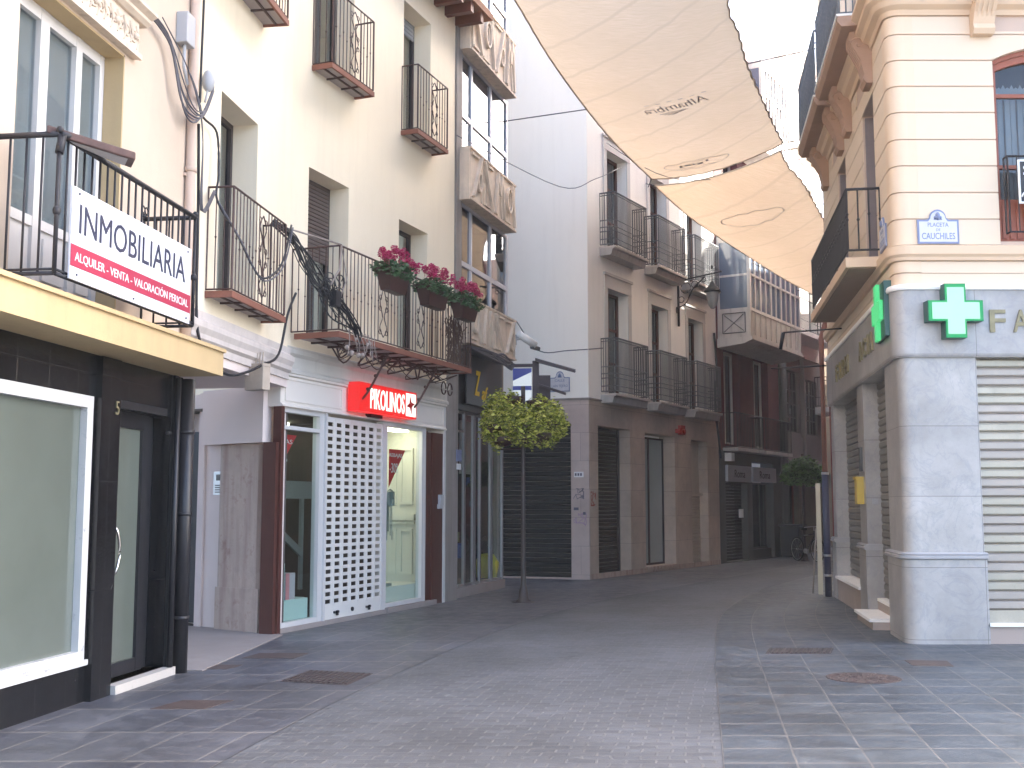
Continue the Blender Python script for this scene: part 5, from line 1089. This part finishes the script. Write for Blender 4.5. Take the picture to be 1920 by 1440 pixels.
# front window with arched head
def arch_window(s0, s1, z0, z1, n, simple=False):
    c = (s0 + s1) / 2; W = (s1 - s0) / 2; rise = .16; N_ = 10
    arc = lambda e, k: (c - (W - e) * math.cos(math.pi * 0), 0)
    head = [(s0 + (s1 - s0) * i / N_, z1 - rise * (2 * i / N_ - 1) ** 2) for i in range(N_ + 1)]
    m = MB()
    for (a, za), (b, zb_) in zip(head, head[1:]): m.prism(FF, [(a, za), (b, zb_), (b, z1 + .0), (a, z1 + .0)] if max(za, zb_) < z1 - 1e-4 or True else [], -.30, .0155)
    m.build('arch_head', cream_g, G)
    f = MB()
    for (a, za), (b, zb_) in zip(head, head[1:]): f.prism(FF, [(a, za - .14), (b, zb_ - .14), (b, zb_ - .002), (a, za - .002)], n - .05, n + .04); f.prism(FF, [(a, za - .055), (b, zb_ - .055), (b, zb_ - .003), (a, za - .003)], n + .04, n + .07)
    f.bx(FF, s0, s0 + .07, n - .05, n + .035, z0, z1 - rise); f.bx(FF, s1 - .07, s1, n - .05, n + .035, z0, z1 - rise); f.bx(FF, c - .04, c + .04, n - .045, n + .03, z0, z1 - .1)
    for z in (z0 + 1.85, z0 + .95, z0 + 1.78): f.bx(FF, s0 + .07, s1 - .07, n - .04, n + .02, z - .02, z + .025) if z != z0 + 1.78 else None
    for a, b in ((s0 + .07, c - .04), (c + .04, s1 - .07)):
        f.bx(FF, a, b, n - .03, n + .0, z0, z0 + .55)
        for k in range(6): f.bx(FF, a + .02 + k * (b - a) / 6, a + (k + .75) * (b - a) / 6, n + .0, n + .015, z0 + .06, z0 + .5)
    fo = f.build('arched_window', redwood, G)
    q = MB(); q.bx(FF, s0 + .02, s1 - .02, n - .02, n - .014, z0 + .5, z1 - rise - .02); q.prism(FF, [(s0 + .02, z1 - rise - .02), (s1 - .02, z1 - rise - .02)] + [(a, z - .06) for a, z in head[::-1][1:-1]], n - .02, n - .014); q.build('pane', glassd, fo)
    q = MB(); q.bx(FF, s0, s1, n - .20, n - .18, z0 + 1.95, z1 - .02); q.k = 1; zz = z0 + 1.98
    for k in range(24): a = s0 + k * (s1 - s0) / 24; q.prism(FF, [(a, zz - .12), (a + (s1 - s0) / 24, zz - .12), (a + (s1 - s0) / 24, zz + .02), (a + (s1 - s0) / 48, zz + .07 - .03 * (k % 2)), (a, zz + .02)], n - .14, n - .135)
    for k in range(16): a = s0 + k * (s1 - s0) / 16; q.bx(FF, a, a + (s1 - s0) / 16 * .8, n - .15 + .02 * (k % 2), n - .14 + .02 * (k % 2), z0 + .5, zz - .12)
    q.build('lace_curtain', [darkroom, curtain], fo)
arch_window(1.28, 2.55, 4.77, 7.2, -.12)
for h in gf[1:]: window(G, FF, *h, -.2, redwood, glassd, back=curtain)
m = MB(); m.bx(FF, 1.25, 2.58, .0, .05, 4.72, 4.77); 
railing(FF, 1.36, 2.5, .017, .12, 4.86, 5.79, .115, .008, None, (), .014).build('window_railing', ironk, G)
# marble ground floor
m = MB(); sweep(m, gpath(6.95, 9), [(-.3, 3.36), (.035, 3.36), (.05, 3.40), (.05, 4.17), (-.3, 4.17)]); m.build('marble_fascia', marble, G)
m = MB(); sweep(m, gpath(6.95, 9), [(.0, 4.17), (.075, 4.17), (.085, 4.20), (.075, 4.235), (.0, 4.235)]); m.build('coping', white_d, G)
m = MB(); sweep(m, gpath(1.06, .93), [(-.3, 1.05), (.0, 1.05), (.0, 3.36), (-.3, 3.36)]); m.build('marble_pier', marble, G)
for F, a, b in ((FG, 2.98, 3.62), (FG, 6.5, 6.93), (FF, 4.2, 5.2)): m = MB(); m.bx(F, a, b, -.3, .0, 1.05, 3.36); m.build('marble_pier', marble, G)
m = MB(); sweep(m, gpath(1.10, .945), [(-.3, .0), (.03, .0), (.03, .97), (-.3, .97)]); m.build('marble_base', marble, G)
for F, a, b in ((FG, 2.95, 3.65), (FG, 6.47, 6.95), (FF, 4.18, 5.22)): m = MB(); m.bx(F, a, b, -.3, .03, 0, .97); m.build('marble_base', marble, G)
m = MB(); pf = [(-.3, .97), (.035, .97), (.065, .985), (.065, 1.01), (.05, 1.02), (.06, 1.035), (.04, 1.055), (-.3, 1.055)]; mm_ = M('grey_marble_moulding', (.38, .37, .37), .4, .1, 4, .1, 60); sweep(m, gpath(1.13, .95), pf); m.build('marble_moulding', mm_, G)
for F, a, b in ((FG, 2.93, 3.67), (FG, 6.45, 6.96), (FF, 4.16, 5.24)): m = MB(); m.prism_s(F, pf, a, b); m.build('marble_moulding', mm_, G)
m = MB(); slats(m, FF, .93, 4.2, -.12, .27, 3.36, .112, .02, 4); m.bx(FF, .93, 4.2, -.13, -.06, .235, .38); m.build('roller_shutter', [shutterg, M('slat_warm_reflection', (.47, .42, .31), .38, .2, 3, .1, 60, metal=.3), M('slat_pink_reflection', (.43, .38, .33), .4, .2, 3, .1, 60, metal=.3), M('slat_steel_grey', (.42, .40, .33), .32, .2, 3, .1, 60, metal=.35)], G)  # warm and pink slat colours imitate reflections on the galvanised steel
m = MB(); slats(m, FG, 1.06, 2.98, -.22, .30, 3.36, .105, .02); slats(m, FG, 3.62, 6.5, -.22, .42, 3.36, .105, .02); m.build('roller_shutter', shutterg2, G)
m = MB(); m.bx(FF, .93, 4.2, -.2, .03, .20, .235); m.bx(FG, 3.64, 6.48, -.25, .06, .36, .40); m.bx(FG, 1.5, 2.96, -.25, .22, .10, .14); m.bx(FG, 1.08, 2.96, -.25, -.1, .26, .30); m.build('sill', white_d, G)
m = MB(); m.bx(FF, .945, 4.18, -.25, -.01, 0, .20); m.bx(FG, 3.65, 6.47, -.25, .02, 0, .36); m.bx(FG, 1.5, 2.95, -.25, .18, 0, .10); m.bx(FG, 1.10, 2.95, -.25, -.11, 0, .26); m.build('base_blocks', M('pinkish_base_stone', (.42, .34, .29), .75, .12, 4, .3, 40), G)
# signs on G
def cross(name, F, sc, zc, r, arm, n0, n1, label, casing=None):
    o = thing(name, label, 'pharmacy cross', F.P(sc, n0, zc - r))
    def pl(R_, A_): return [(sc + x, zc + y) for x, y in ((-A_, -R_), (A_, -R_), (A_, -A_), (R_, -A_), (R_, A_), (A_, A_), (A_, R_), (-A_, R_), (-A_, A_), (-R_, A_), (-R_, -A_), (-A_, -A_))]
    m = MB(); m.prism(F, pl(r, arm), n0, n1); m.build('casing', crossbox, o)
    m = MB(); m.prism(F, pl(r * .99, arm * 1.0 - .003), n1, n1 + .012); m.build('rim', crossrim, o)
    m = MB(); m.prism(F, pl(r * .86, arm * .80), n1 + .012, n1 + .016); m.build('lamp_face', crossg, o)
    return o
cross('pharmacy_cross', FF, .63, 3.89, .325, .125, .05, .20, 'glowing green cross facing the square beside the gold lettering')
XP = Fr((FG.P(1.02, .0, 0).x, FG.P(1.02, 0, 0).y), (.16, 1), -1)
o2 = thing('pharmacy_cross', 'green cross on the street side of the pharmacy seen edge on in its dark casing', 'pharmacy cross', FG.P(1.1, .2, 3.65))
m = MB(); m.bx(FG, .24, .98, -.16, .105, 3.66, 4.34); m.build('casing', crossbox, o2)
m = MB(); FX = FG; sc, zc = .66, 4.0
m.prism(FX, [(sc + x, zc + y) for x, y in ((-.1, -.35), (.1, -.35), (.1, -.12), (.31, -.12), (.31, .12), (.1, .12), (.1, .35), (-.1, .35), (-.1, .12), (-.31, .12), (-.31, -.12), (-.1, -.12))], .106, .15); m.build('lamp_face', M_emit('green_cross_side', (.08, .75, .25), .8), o2)
GS = thing('pharmacy_lettering', 'aged gold lettering FARMACIA on the marble band facing the square', 'sign', FF.P(1.8, .05, 3.6))
for ch, s in zip('FARMACIA', (1.18, 1.46, 1.76, 2.10, 2.44, 2.74, 2.98, 3.2)): t = MB(); text_mb(t, ch, FF, s, .052, 3.79, .27, {'I': .06, 'M': .26}.get(ch, .19), .02, bold=.012); t.build('letter', gold, GS)
GS2 = thing('pharmacy_lettering', 'aged gold lettering on the marble band along the street side of the pharmacy', 'sign', FG.P(3.5, .05, 3.6))
for ch, s in zip('FARMACIA', (5.35, 4.95, 4.55, 4.10, 2.62, 2.25, 1.90, 1.62)): t = MB(); text_mb(t, ch, FG, s, .052, 3.78, .27, {'I': .07, 'M': .3}.get(ch, .24), .03, bold=.014); t.build('letter', gold, GS2)
plaque('street_name_plaque', FF, .525, 4.735, .50, .42, .018, 'PLACETA', 'DE', 'CAUCHILES', 'arched pale blue glazed street name plaque on the cream corner building above the green cross')
plaque('street_name_plaque', FG, .62, 4.80, .45, .42, .018, 'PLACETA', 'DE', 'CAUCHILES', 'glazed plaque seen edge on around the rounded corner of the cream building')
FS = thing('sale_notice', 'black notice board with white border on the railing of the arched window', 'sign', FF.P(1.9, .13, 5.2))
m = MB(); m.bx(FF, 1.47, 2.3, .135, .15, 5.20, 5.74); m.build('border', white, FS)
m = MB(); m.bx(FF, 1.495, 2.275, .15, .154, 5.225, 5.715); m.build('board', blackpaint, FS)
t = MB(); text_mb(t, 'SE', FF, 1.625, .154, 5.605, .13, .19, .003, bold=.012); t.ball(FF.P(1.585, .155, 5.46), .018, 6)
t.tube(catmull([FF.P(1.50, .155, 5.28), FF.P(1.53, .157, 5.33), FF.P(1.6, .157, 5.345), FF.P(1.67, .157, 5.33), FF.P(1.70, .155, 5.28)], 4), .010, 5); t.bx(FF, 1.545, 1.655, .154, .158, 5.245, 5.315); t.build('lettering', white, FS)
m = MB(); m.bx(FG, 3.18, 3.42, .0, .10, 1.62, 2.02); m.bx(FG, 3.17, 3.43, .0, .12, 1.98, 2.02); single(m, 'letterbox', yellowbox, 'yellow letterbox on the marble pier between the two street side shutters', 'letterbox')
m = MB(); m.bx(FG, 3.2, 3.4, .0, .03, 2.1, 2.45); single(m, 'notice_plate', greydark, 'narrow dark plate above the yellow letterbox', 'sign')
JB = Fr((FG.P(2.985, -.12, 0).x, FG.P(2.985, -.12, 0).y), (1, 0)); 
m = MB(); m.bx(FG, 2.955, 2.979, -.16, -.08, 1.62, 1.70); single(m, 'switch_box', steel, 'small steel switch box on the marble jamb near the yellow letterbox', 'box')
m = MB(); m.tube([FG.P(7.02, .12, 2.2), FG.P(7.02, .12, 4.6), FG.P(7.0, .02, 4.95)], .05, 8); m.k = 1; m.tube([FG.P(7.02, .12, 0), FG.P(7.02, .12, 2.2)], .062, 10)
for z in (.35, .7, 2.15): m.k = 2; m.tube([FG.P(7.02, .12, z), FG.P(7.02, .12, z + .04)], .07, 10)
single(m, 'downpipe', [pipered, pipeblue, steel], 'reddish downpipe with a blue black foot guard at the end of the pharmacy', 'pipe')
m = MB(); m.bx(FG, 7.22, 7.26, .19, .27, .02, 2.0); m.k = 1; m.tube([FG.P(7.3, .27, 1.2), FG.P(7.5, .34, .02)], .015, 5); single(m, 'sign_board', [boardwhite, stonec], 'tall narrow off-white board standing beyond the reddish downpipe', 'board')
m = MB(); m.tube([FG.P(6.9, .05, 4.1), FG.P(7.2, 1.0, 4.1)], .014, 5); m.build('iron_arm', ironk, G)
m = MB(); m.tube([FG.P(4.6, .06, 4.42), FG.P(4.9, .95, 4.42)], .014, 5); m.tube([FG.P(4.9, .95, 4.42), FG.P(4.95, 1.0, 4.15)], .03, 6)
m.build('iron_arm', ironk, G)
# ------------------------------------------------------------------ building H beyond
FH = Fr((5.72, 20.45), (.47, 1), -1)
H_ = thing('red_brick_neighbour', 'dark red building hidden just beyond the pharmacy', 'building', FH.P(5, 0, 0))
ho = [(1.5 + i * 3, 2.7 + i * 3, .9 + j * 3.3, 3.0 + j * 3.3) for i in range(8) for j in range(4)]
m = MB(); m.wall(FH, .05, 15, 0, 17.5, -.4, 0, [h for h in ho if h[1] < 15]); m.wall(FH, 15, 27, 0, 12.5, -.4, 0, [h for h in ho if h[0] > 15 and h[3] < 12]); m.bx(FH, .05, 15, -7, -.4, 17.3, 17.5); m.bx(FH, 14.8, 15, -7, -.4, 12.5, 17.3); m.bx(FH, 15, 27, -7, -.4, 12.3, 12.5); m.bx(FH, 26.6, 27, -7, -.4, 0, 12.3); m.build('wall', redpaint, H_)
for h in [h for h in ho if h[1] < 15 or (h[0] > 15 and h[3] < 12)]: window(H_, FH, *h, -.2, bronze, glassd, back=curtaind)
# ------------------------------------------------------------------ shade sails
def sailmesh(name, L_pts, R_pts, label, logos, nu=14, nv=52, sag=.28):
    o = thing(name, label, 'shade sail', (sum(p[0] for p in L_pts + R_pts) / (len(L_pts) + len(R_pts)), sum(p[1] for p in L_pts + R_pts) / (len(L_pts) + len(R_pts)), 9.4), 'shade sails over the street')
    def resamp(P_, k):
        v = catmull([(a, b, c) for a, b, c in P_], 10); L = [0]
        for a, b in zip(v, v[1:]): L.append(L[-1] + (b - a).length)
        out = []
        for i in range(k + 1):
            t = L[-1] * i / k; j = max(0, min(len(L) - 2, next((q for q in range(len(L) - 1) if L[q + 1] >= t - 1e-9), len(L) - 2)))
            out.append(v[j].lerp(v[j + 1], (t - L[j]) / max(1e-6, L[j + 1] - L[j])))
        return out
    A_, B__ = resamp(L_pts, nv * 2), resamp(R_pts, nv * 2)
    def S_(u, v):
        j = min(nv * 2 - 1, int(v * nv * 2)); f = v * nv * 2 - j; a = A_[j].lerp(A_[j + 1], f); b = B__[j].lerp(B__[j + 1], f)
        e = .009 * math.sin(v * 205) * (1 if u > .5 else -1) * (abs(u - .5) * 2) ** 6
        p = a.lerp(b, u) + (b - a).normalized() * e
        p.z -= sag * 4 * u * (1 - u) * (.8 + .2 * math.sin(v * 6)) + .02 * math.sin(u * 40 + v * 3) * math.sin(v * 9) - .012 * math.sin(v * 205) * (abs(u - .5) * 2) ** 4
        return p
    m = MB(); m.smooth = True; m.keep = True
    for j in range(nv * 3 + 1):
        for i in range(nu + 1): m.uv[len(m.v)] = (i / nu, j / nv / 3); m.v.append(S_(i / nu, j / (nv * 3)))
    for j in range(nv * 3):
        for i in range(nu): k = j * (nu + 1) + i; m.f.append([k, k + 1, k + nu + 2, k + nu + 1]); m.mi.append(0); m.sm.append(True)
    c = m.build('cloth', sail, o)
    h = MB(); 
    for u in (0, 1): h.tube([S_(u, j / (nv * 3)) for j in range(nv * 3 + 1)], .018, 5)
    for v in (0, 1): h.tube([S_(i / nu, v) for i in range(nu + 1)], .018, 5)
    h.build('hem', M('sail_hem', (.50, .40, .30), .8, .1, 5, 0), o)
    for txt, u, v, w_, hh, extra in logos:
        t = MB(); t.keep = True
        c0 = S_(u, v); du = (S_(u + .05, v) - c0).normalized(); dv = (S_(u, v + .03) - c0).normalized(); W = (S_(1, v) - S_(0, v)).length; Lg = sum((A_[i + 1] - A_[i]).length for i in range(nv * 2))
        def zf(x, y, z): return S_(u - x / W, v - y / Lg) + Vector((0, 0, -.012 + z * .2))
        if txt: text_mb(t, txt, None, 0, 0, 0, hh, w_, .004, shear=.2, zframe=zf)
        if txt: t.build('print', sailink, o); t = MB(); t.keep = True
        if extra == 1:
            for k in range(4):
                pts = [(-.32 + .08 * k + .02, hh * .75 + .05 * k), (.32 - .08 * k, hh * .75 + .05 * k), (.30 - .08 * k, hh * .75 + .05 * k + .03), (-.30 + .08 * k, hh * .75 + .05 * k + .03)]
                t.add([zf(-x + .1, -y - .02, 0) for x, y in pts], [(0, 1, 2, 3)])
            for k in range(6): t.add([zf(x, y, 0) for x, y in ((-.7 + k * .24, hh * .85), (-.6 + k * .24, hh * .85), (-.6 + k * .24, hh * .95), (-.7 + k * .24, hh * .95))], [(0, 1, 2, 3)])
        if extra >= 2:
            for (a, b, x0, x1) in () if extra == 3 else ((.16, .18, -.75, .75), (-.22, -.20, -.55, .6), (-.02, .10, -.35, -.28), (-.06, .06, -.2, -.05), (-.06, .08, .02, .08), (-.06, .04, .14, .3), (-.08, .10, .36, .44)):
                t.add([zf(x, y, 0) for x, y in ((x0, a), (x1, a + .02), (x1, b + .02), (x0, b))], [(0, 1, 2, 3)])
            pr = None
            for k in range(25):
                q_ = (.9 * math.cos(k * math.pi / 12), .30 * math.sin(k * math.pi / 12))
                if pr: t.add([zf(pr[0], pr[1], 0), zf(q_[0], q_[1], 0), zf(q_[0] * .97, q_[1] * .93, 0), zf(pr[0] * .97, pr[1] * .93, 0)], [(0, 1, 2, 3)])
                pr = q_
        t.build('print_outline', sailink, o)
    return o
z = 9.4
sailmesh('shade_sail', [(-1.9, 9.5, z), (-.9, 13.4, z), (.04, 16.89, z), (.66, 19.22, z), (1.48, 21.78, z), (2.33, 24.13, z), (3.35, 26.58, z)],
         [(2.1, 9.4, z), (2.8, 13.4, z), (3.35, 16.89, z), (3.75, 18.09, z), (4.17, 19.46, z), (4.86, 21.33, z), (5.39, 22.73, z), (5.86, 23.88, z)],
         'large near beige shade sail with the upside down brewery script', [('Alhambra', .54, .735, 1.35, .36, 1), (None, .42, .955, 1.0, .4, 2)])
sailmesh('shade_sail', [(3.5, 27.17, 9.4), (4.35, 27.9, 8.9), (5.23, 28.7, 8.55), (7.19, 31.4, 8.2), (9.34, 34.4, 8.0)],
         [(5.93, 24.43, 9.4), (6.20, 24.8, 9.15), (6.66, 25.3, 8.9), (7.73, 27.4, 8.5), (9.2, 30.6, 8.2), (11.0, 33.4, 8.0)],
         'smaller far beige shade sail stretched beyond the gap', [(None, .5, .18, 1.0, .4, 3)], sag=.22)
for a, b in (((3.35, 26.58, z), (3.42, 27.9, 9.55)), ((3.5, 27.17, z), (3.35, 27.7, 9.6)), ((5.86, 23.88, z), (7.2, 23.7, 9.6)), ((5.93, 24.43, z), (7.5, 24.3, 9.6)), ((1.48, 21.78, z), (-.4, 22.3, 9.3)), ((4.17, 19.46, z), (5.58, 19.4, 9.7)), ((7.19, 31.4, 8.2), (6.0, 32.0, 8.9)), ((9.34, 34.4, 8.0), (8.3, 35.3, 8.6)), ((9.2, 30.6, 8.2), (10.4, 30.2, 8.7))):
    m = MB(); m.tube([a, b], .012, 5); single(m, 'tension_cable', cableg, 'thin tension cable pulling the edge of a shade sail towards a facade', 'cable', 'tension cables of the shade sails')
# ------------------------------------------------------------------ planted poles
def pole_tree(name, x, y, hp, lobes, leafm, cnt, size, label, top=True, seed=1):
    o = thing(name, label, 'planted pole', (x, y, 0), 'poles with round hanging plants')
    m = MB(); m.lathe((x, y, 0), [(.13, 0), (.13, .02), (.085, .05), (.075, .16), (.05, .26), (.042, .30), (.040, 1.4), (.042, 1.42), (.038, 1.46), (.036, hp)], 14); m.lathe((x, y, 0), [(.001, .004), (.20, .006), (.20, 0)], 16); m.build('pole', M('dark_brown_pole', (.05, .038, .036), .45, .2, 8, .1, 60), o)
    rg = random.Random(seed); m = MB(); m.keep = True; pts = []
    for _ in range(cnt):
        l = rg.choices(lobes, [q[3] ** 3 for q in lobes])[0]
        v = Vector((rg.gauss(0, 1), rg.gauss(0, 1), rg.gauss(0, 1))).normalized()
        r = rg.random() ** .42 * (1.03 + abs(rg.gauss(0, .09)) + .16 * math.sin(v.x * 7 + v.z * 6 + l[0] * 9) * math.cos(v.y * 6) + rg.gauss(0, .06))
        p = Vector((x + l[0] + v.x * l[3] * r * l[4], y + l[1] + v.y * l[3] * r * l[4], l[2] + v.z * l[3] * r * l[5]))
        if math.sin(p.x * 17 + seed) * math.sin(p.z * 19) * math.sin(p.y * 15) > .42: continue
        pts.append(p)
    leaves(m, pts, size, len(leafm), rg)
    m.build('foliage', leafm, o)
    b = MB()
    for l in lobes: b.lathe((x + l[0] * .8, y + l[1] * .8, l[2] - l[3] * .55), [(.02, 0), (.16, .04), (.2, .16), (.19, .17)], 10)
    for l in lobes: b.tube([(x, y, l[2] - .1), (x + l[0], y + l[1], l[2] - .12)], .015, 5)
    b.build('planter_bowl', potbrown, o)
    return o
pole_tree('planted_pole', .19, 19.25, 3.62, [(-.33, .0, 3.08, .36, .95, 1.15), (.35, .02, 3.03, .36, .95, 1.05), (0, -.24, 2.94, .30, 1.2, 1.0), (0, .25, 2.92, .30, 1.2, 1.0), (-.56, -.05, 2.90, .19, 1, 1.5), (.55, 0, 2.95, .2, 1, 1.1), (-.42, -.1, 2.66, .14, 1, 1.3), (.12, -.1, 2.68, .13, 1, 1.2), (.38, -.1, 2.74, .17, 1, 1.2), (-.2, 0, 3.36, .16, 1, .9), (.3, .05, 3.3, .17, 1, .9)], leafy, 15000, .036, 'slim dark pole with a yellow green ring of foliage before the glazed building', seed=4)
pole_tree('planted_pole', 8.5, 33.3, 3.1, [(0, 0, 2.58, .42, 1.2, .8), (-.30, 0, 2.45, .30, 1, .8), (.30, 0, 2.45, .30, 1, .8), (0, 0, 2.80, .25, 1.3, .8)], leafg, 9000, .06, 'far slim pole with a dome of dark green foliage above the bicycle', seed=9)
# ------------------------------------------------------------------ bicycle and bin
BK = thing('bicycle', 'black bicycle leaning on the far planted pole', 'bicycle', (8.5, 33.05, 0))
FBk = Fr((8.5, 33.02), (.32, -.95))
def ring(m, c, r, t, n=20): m.tube([FBk.P(c + r * math.cos(k * 2 * math.pi / n), 0, .345 + r * math.sin(k * 2 * math.pi / n)) for k in range(n + 1)], t, 6)
for c in (-.52, .52):
    m = MB(); ring(m, c, .33, .022); wo = m.build('wheel', rubber, BK)
    m = MB(); ring(m, c, .305, .010); m.build('rim', steel, wo)
    m = MB()
    for k in range(10): a = k * math.pi / 5; m.tube([FBk.P(c, 0, .345), FBk.P(c + .3 * math.cos(a), 0, .345 + .3 * math.sin(a))], .002, 3)
    m.tube([FBk.P(c, -.04, .345), FBk.P(c, .04, .345)], .02, 6); m.build('spokes', steel, wo)
m = MB()
for a, b in (((-.52, .345), (-.06, .30)), ((-.06, .30), (-.16, .78)), ((-.16, .78), (-.52, .345)), ((-.16, .74), (.36, .80)), ((-.06, .30), (.34, .70)), ((.36, .88), (.38, .62)), ((.38, .62), (.52, .345))): m.tube([FBk.P(a[0], 0, a[1]), FBk.P(b[0], 0, b[1])], .016, 6)
m.build('frame', M('bike_black_paint', (.02, .02, .03), .3, .1, 5, 0), BK)
m = MB(); m.tube([FBk.P(-.16, 0, .78), FBk.P(-.18, 0, .9)], .013, 6); m.tube([FBk.P(-.30, 0, .92), FBk.P(-.18, 0, .93), FBk.P(-.04, 0, .92)], .04, 6); m.build('saddle', rubber, BK)
m = MB(); m.tube(catmull([FBk.P(.30, -.28, .98), FBk.P(.36, -.1, 1.0), FBk.P(.36, .1, 1.0), FBk.P(.30, .28, .98)], 4), .012, 6); m.tube([FBk.P(.36, 0, .85), FBk.P(.36, 0, 1.0)], .014, 6); m.build('handlebar', steel, BK)
m = MB(); m.tube([FBk.P(-.06, -.05, .30), FBk.P(-.06, .05, .30)], .07, 10); m.tube([FBk.P(-.06, .06, .30), FBk.P(.08, .06, .22)], .012, 5); m.tube([FBk.P(-.06, -.06, .30), FBk.P(-.2, -.06, .38)], .012, 5); m.build('crank', steel, BK)
m = MB(); m.prism_z([(FE.P(a, b, 0).x, FE.P(a, b, 0).y) for a, b in ((5.0, .1), (5.7, .1), (5.7, .7), (5.0, .7))], .02, .95); m.prism_z([(FE.P(a, b, 0).x, FE.P(a, b, 0).y) for a, b in ((4.95, .07), (5.75, .07), (5.75, .74), (4.95, .74))], .95, 1.02)
single(m, 'litter_bin', M('dark_blue_grey_bin', (.04, .045, .06), .6, .1, 5, .1), 'dark boxy bin against the dark column at the end of the red building', 'bin', bevel=.03)

# ------------------------------------------------------------------ thin air volume added to imitate veiling lens glare
hz = MB(); hz.bx(W0, -205, 225, -155, 255, -1.1, 19.5)
hm = bpy.data.materials.new('glare_air'); hm.use_nodes = True; hn = hm.node_tree; hn.nodes.clear()
ho_ = hn.nodes.new('ShaderNodeOutputMaterial'); hv = hn.nodes.new('ShaderNodeVolumePrincipled')
hv.inputs['Color'].default_value = (.93, .95, 1, 1); hv.inputs['Density'].default_value = .0006; hv.inputs['Anisotropy'].default_value = .2
hn.links.new(hv.outputs[0], ho_.inputs['Volume'])
tag(hz.build('glare_veil', hm), kind='stuff')
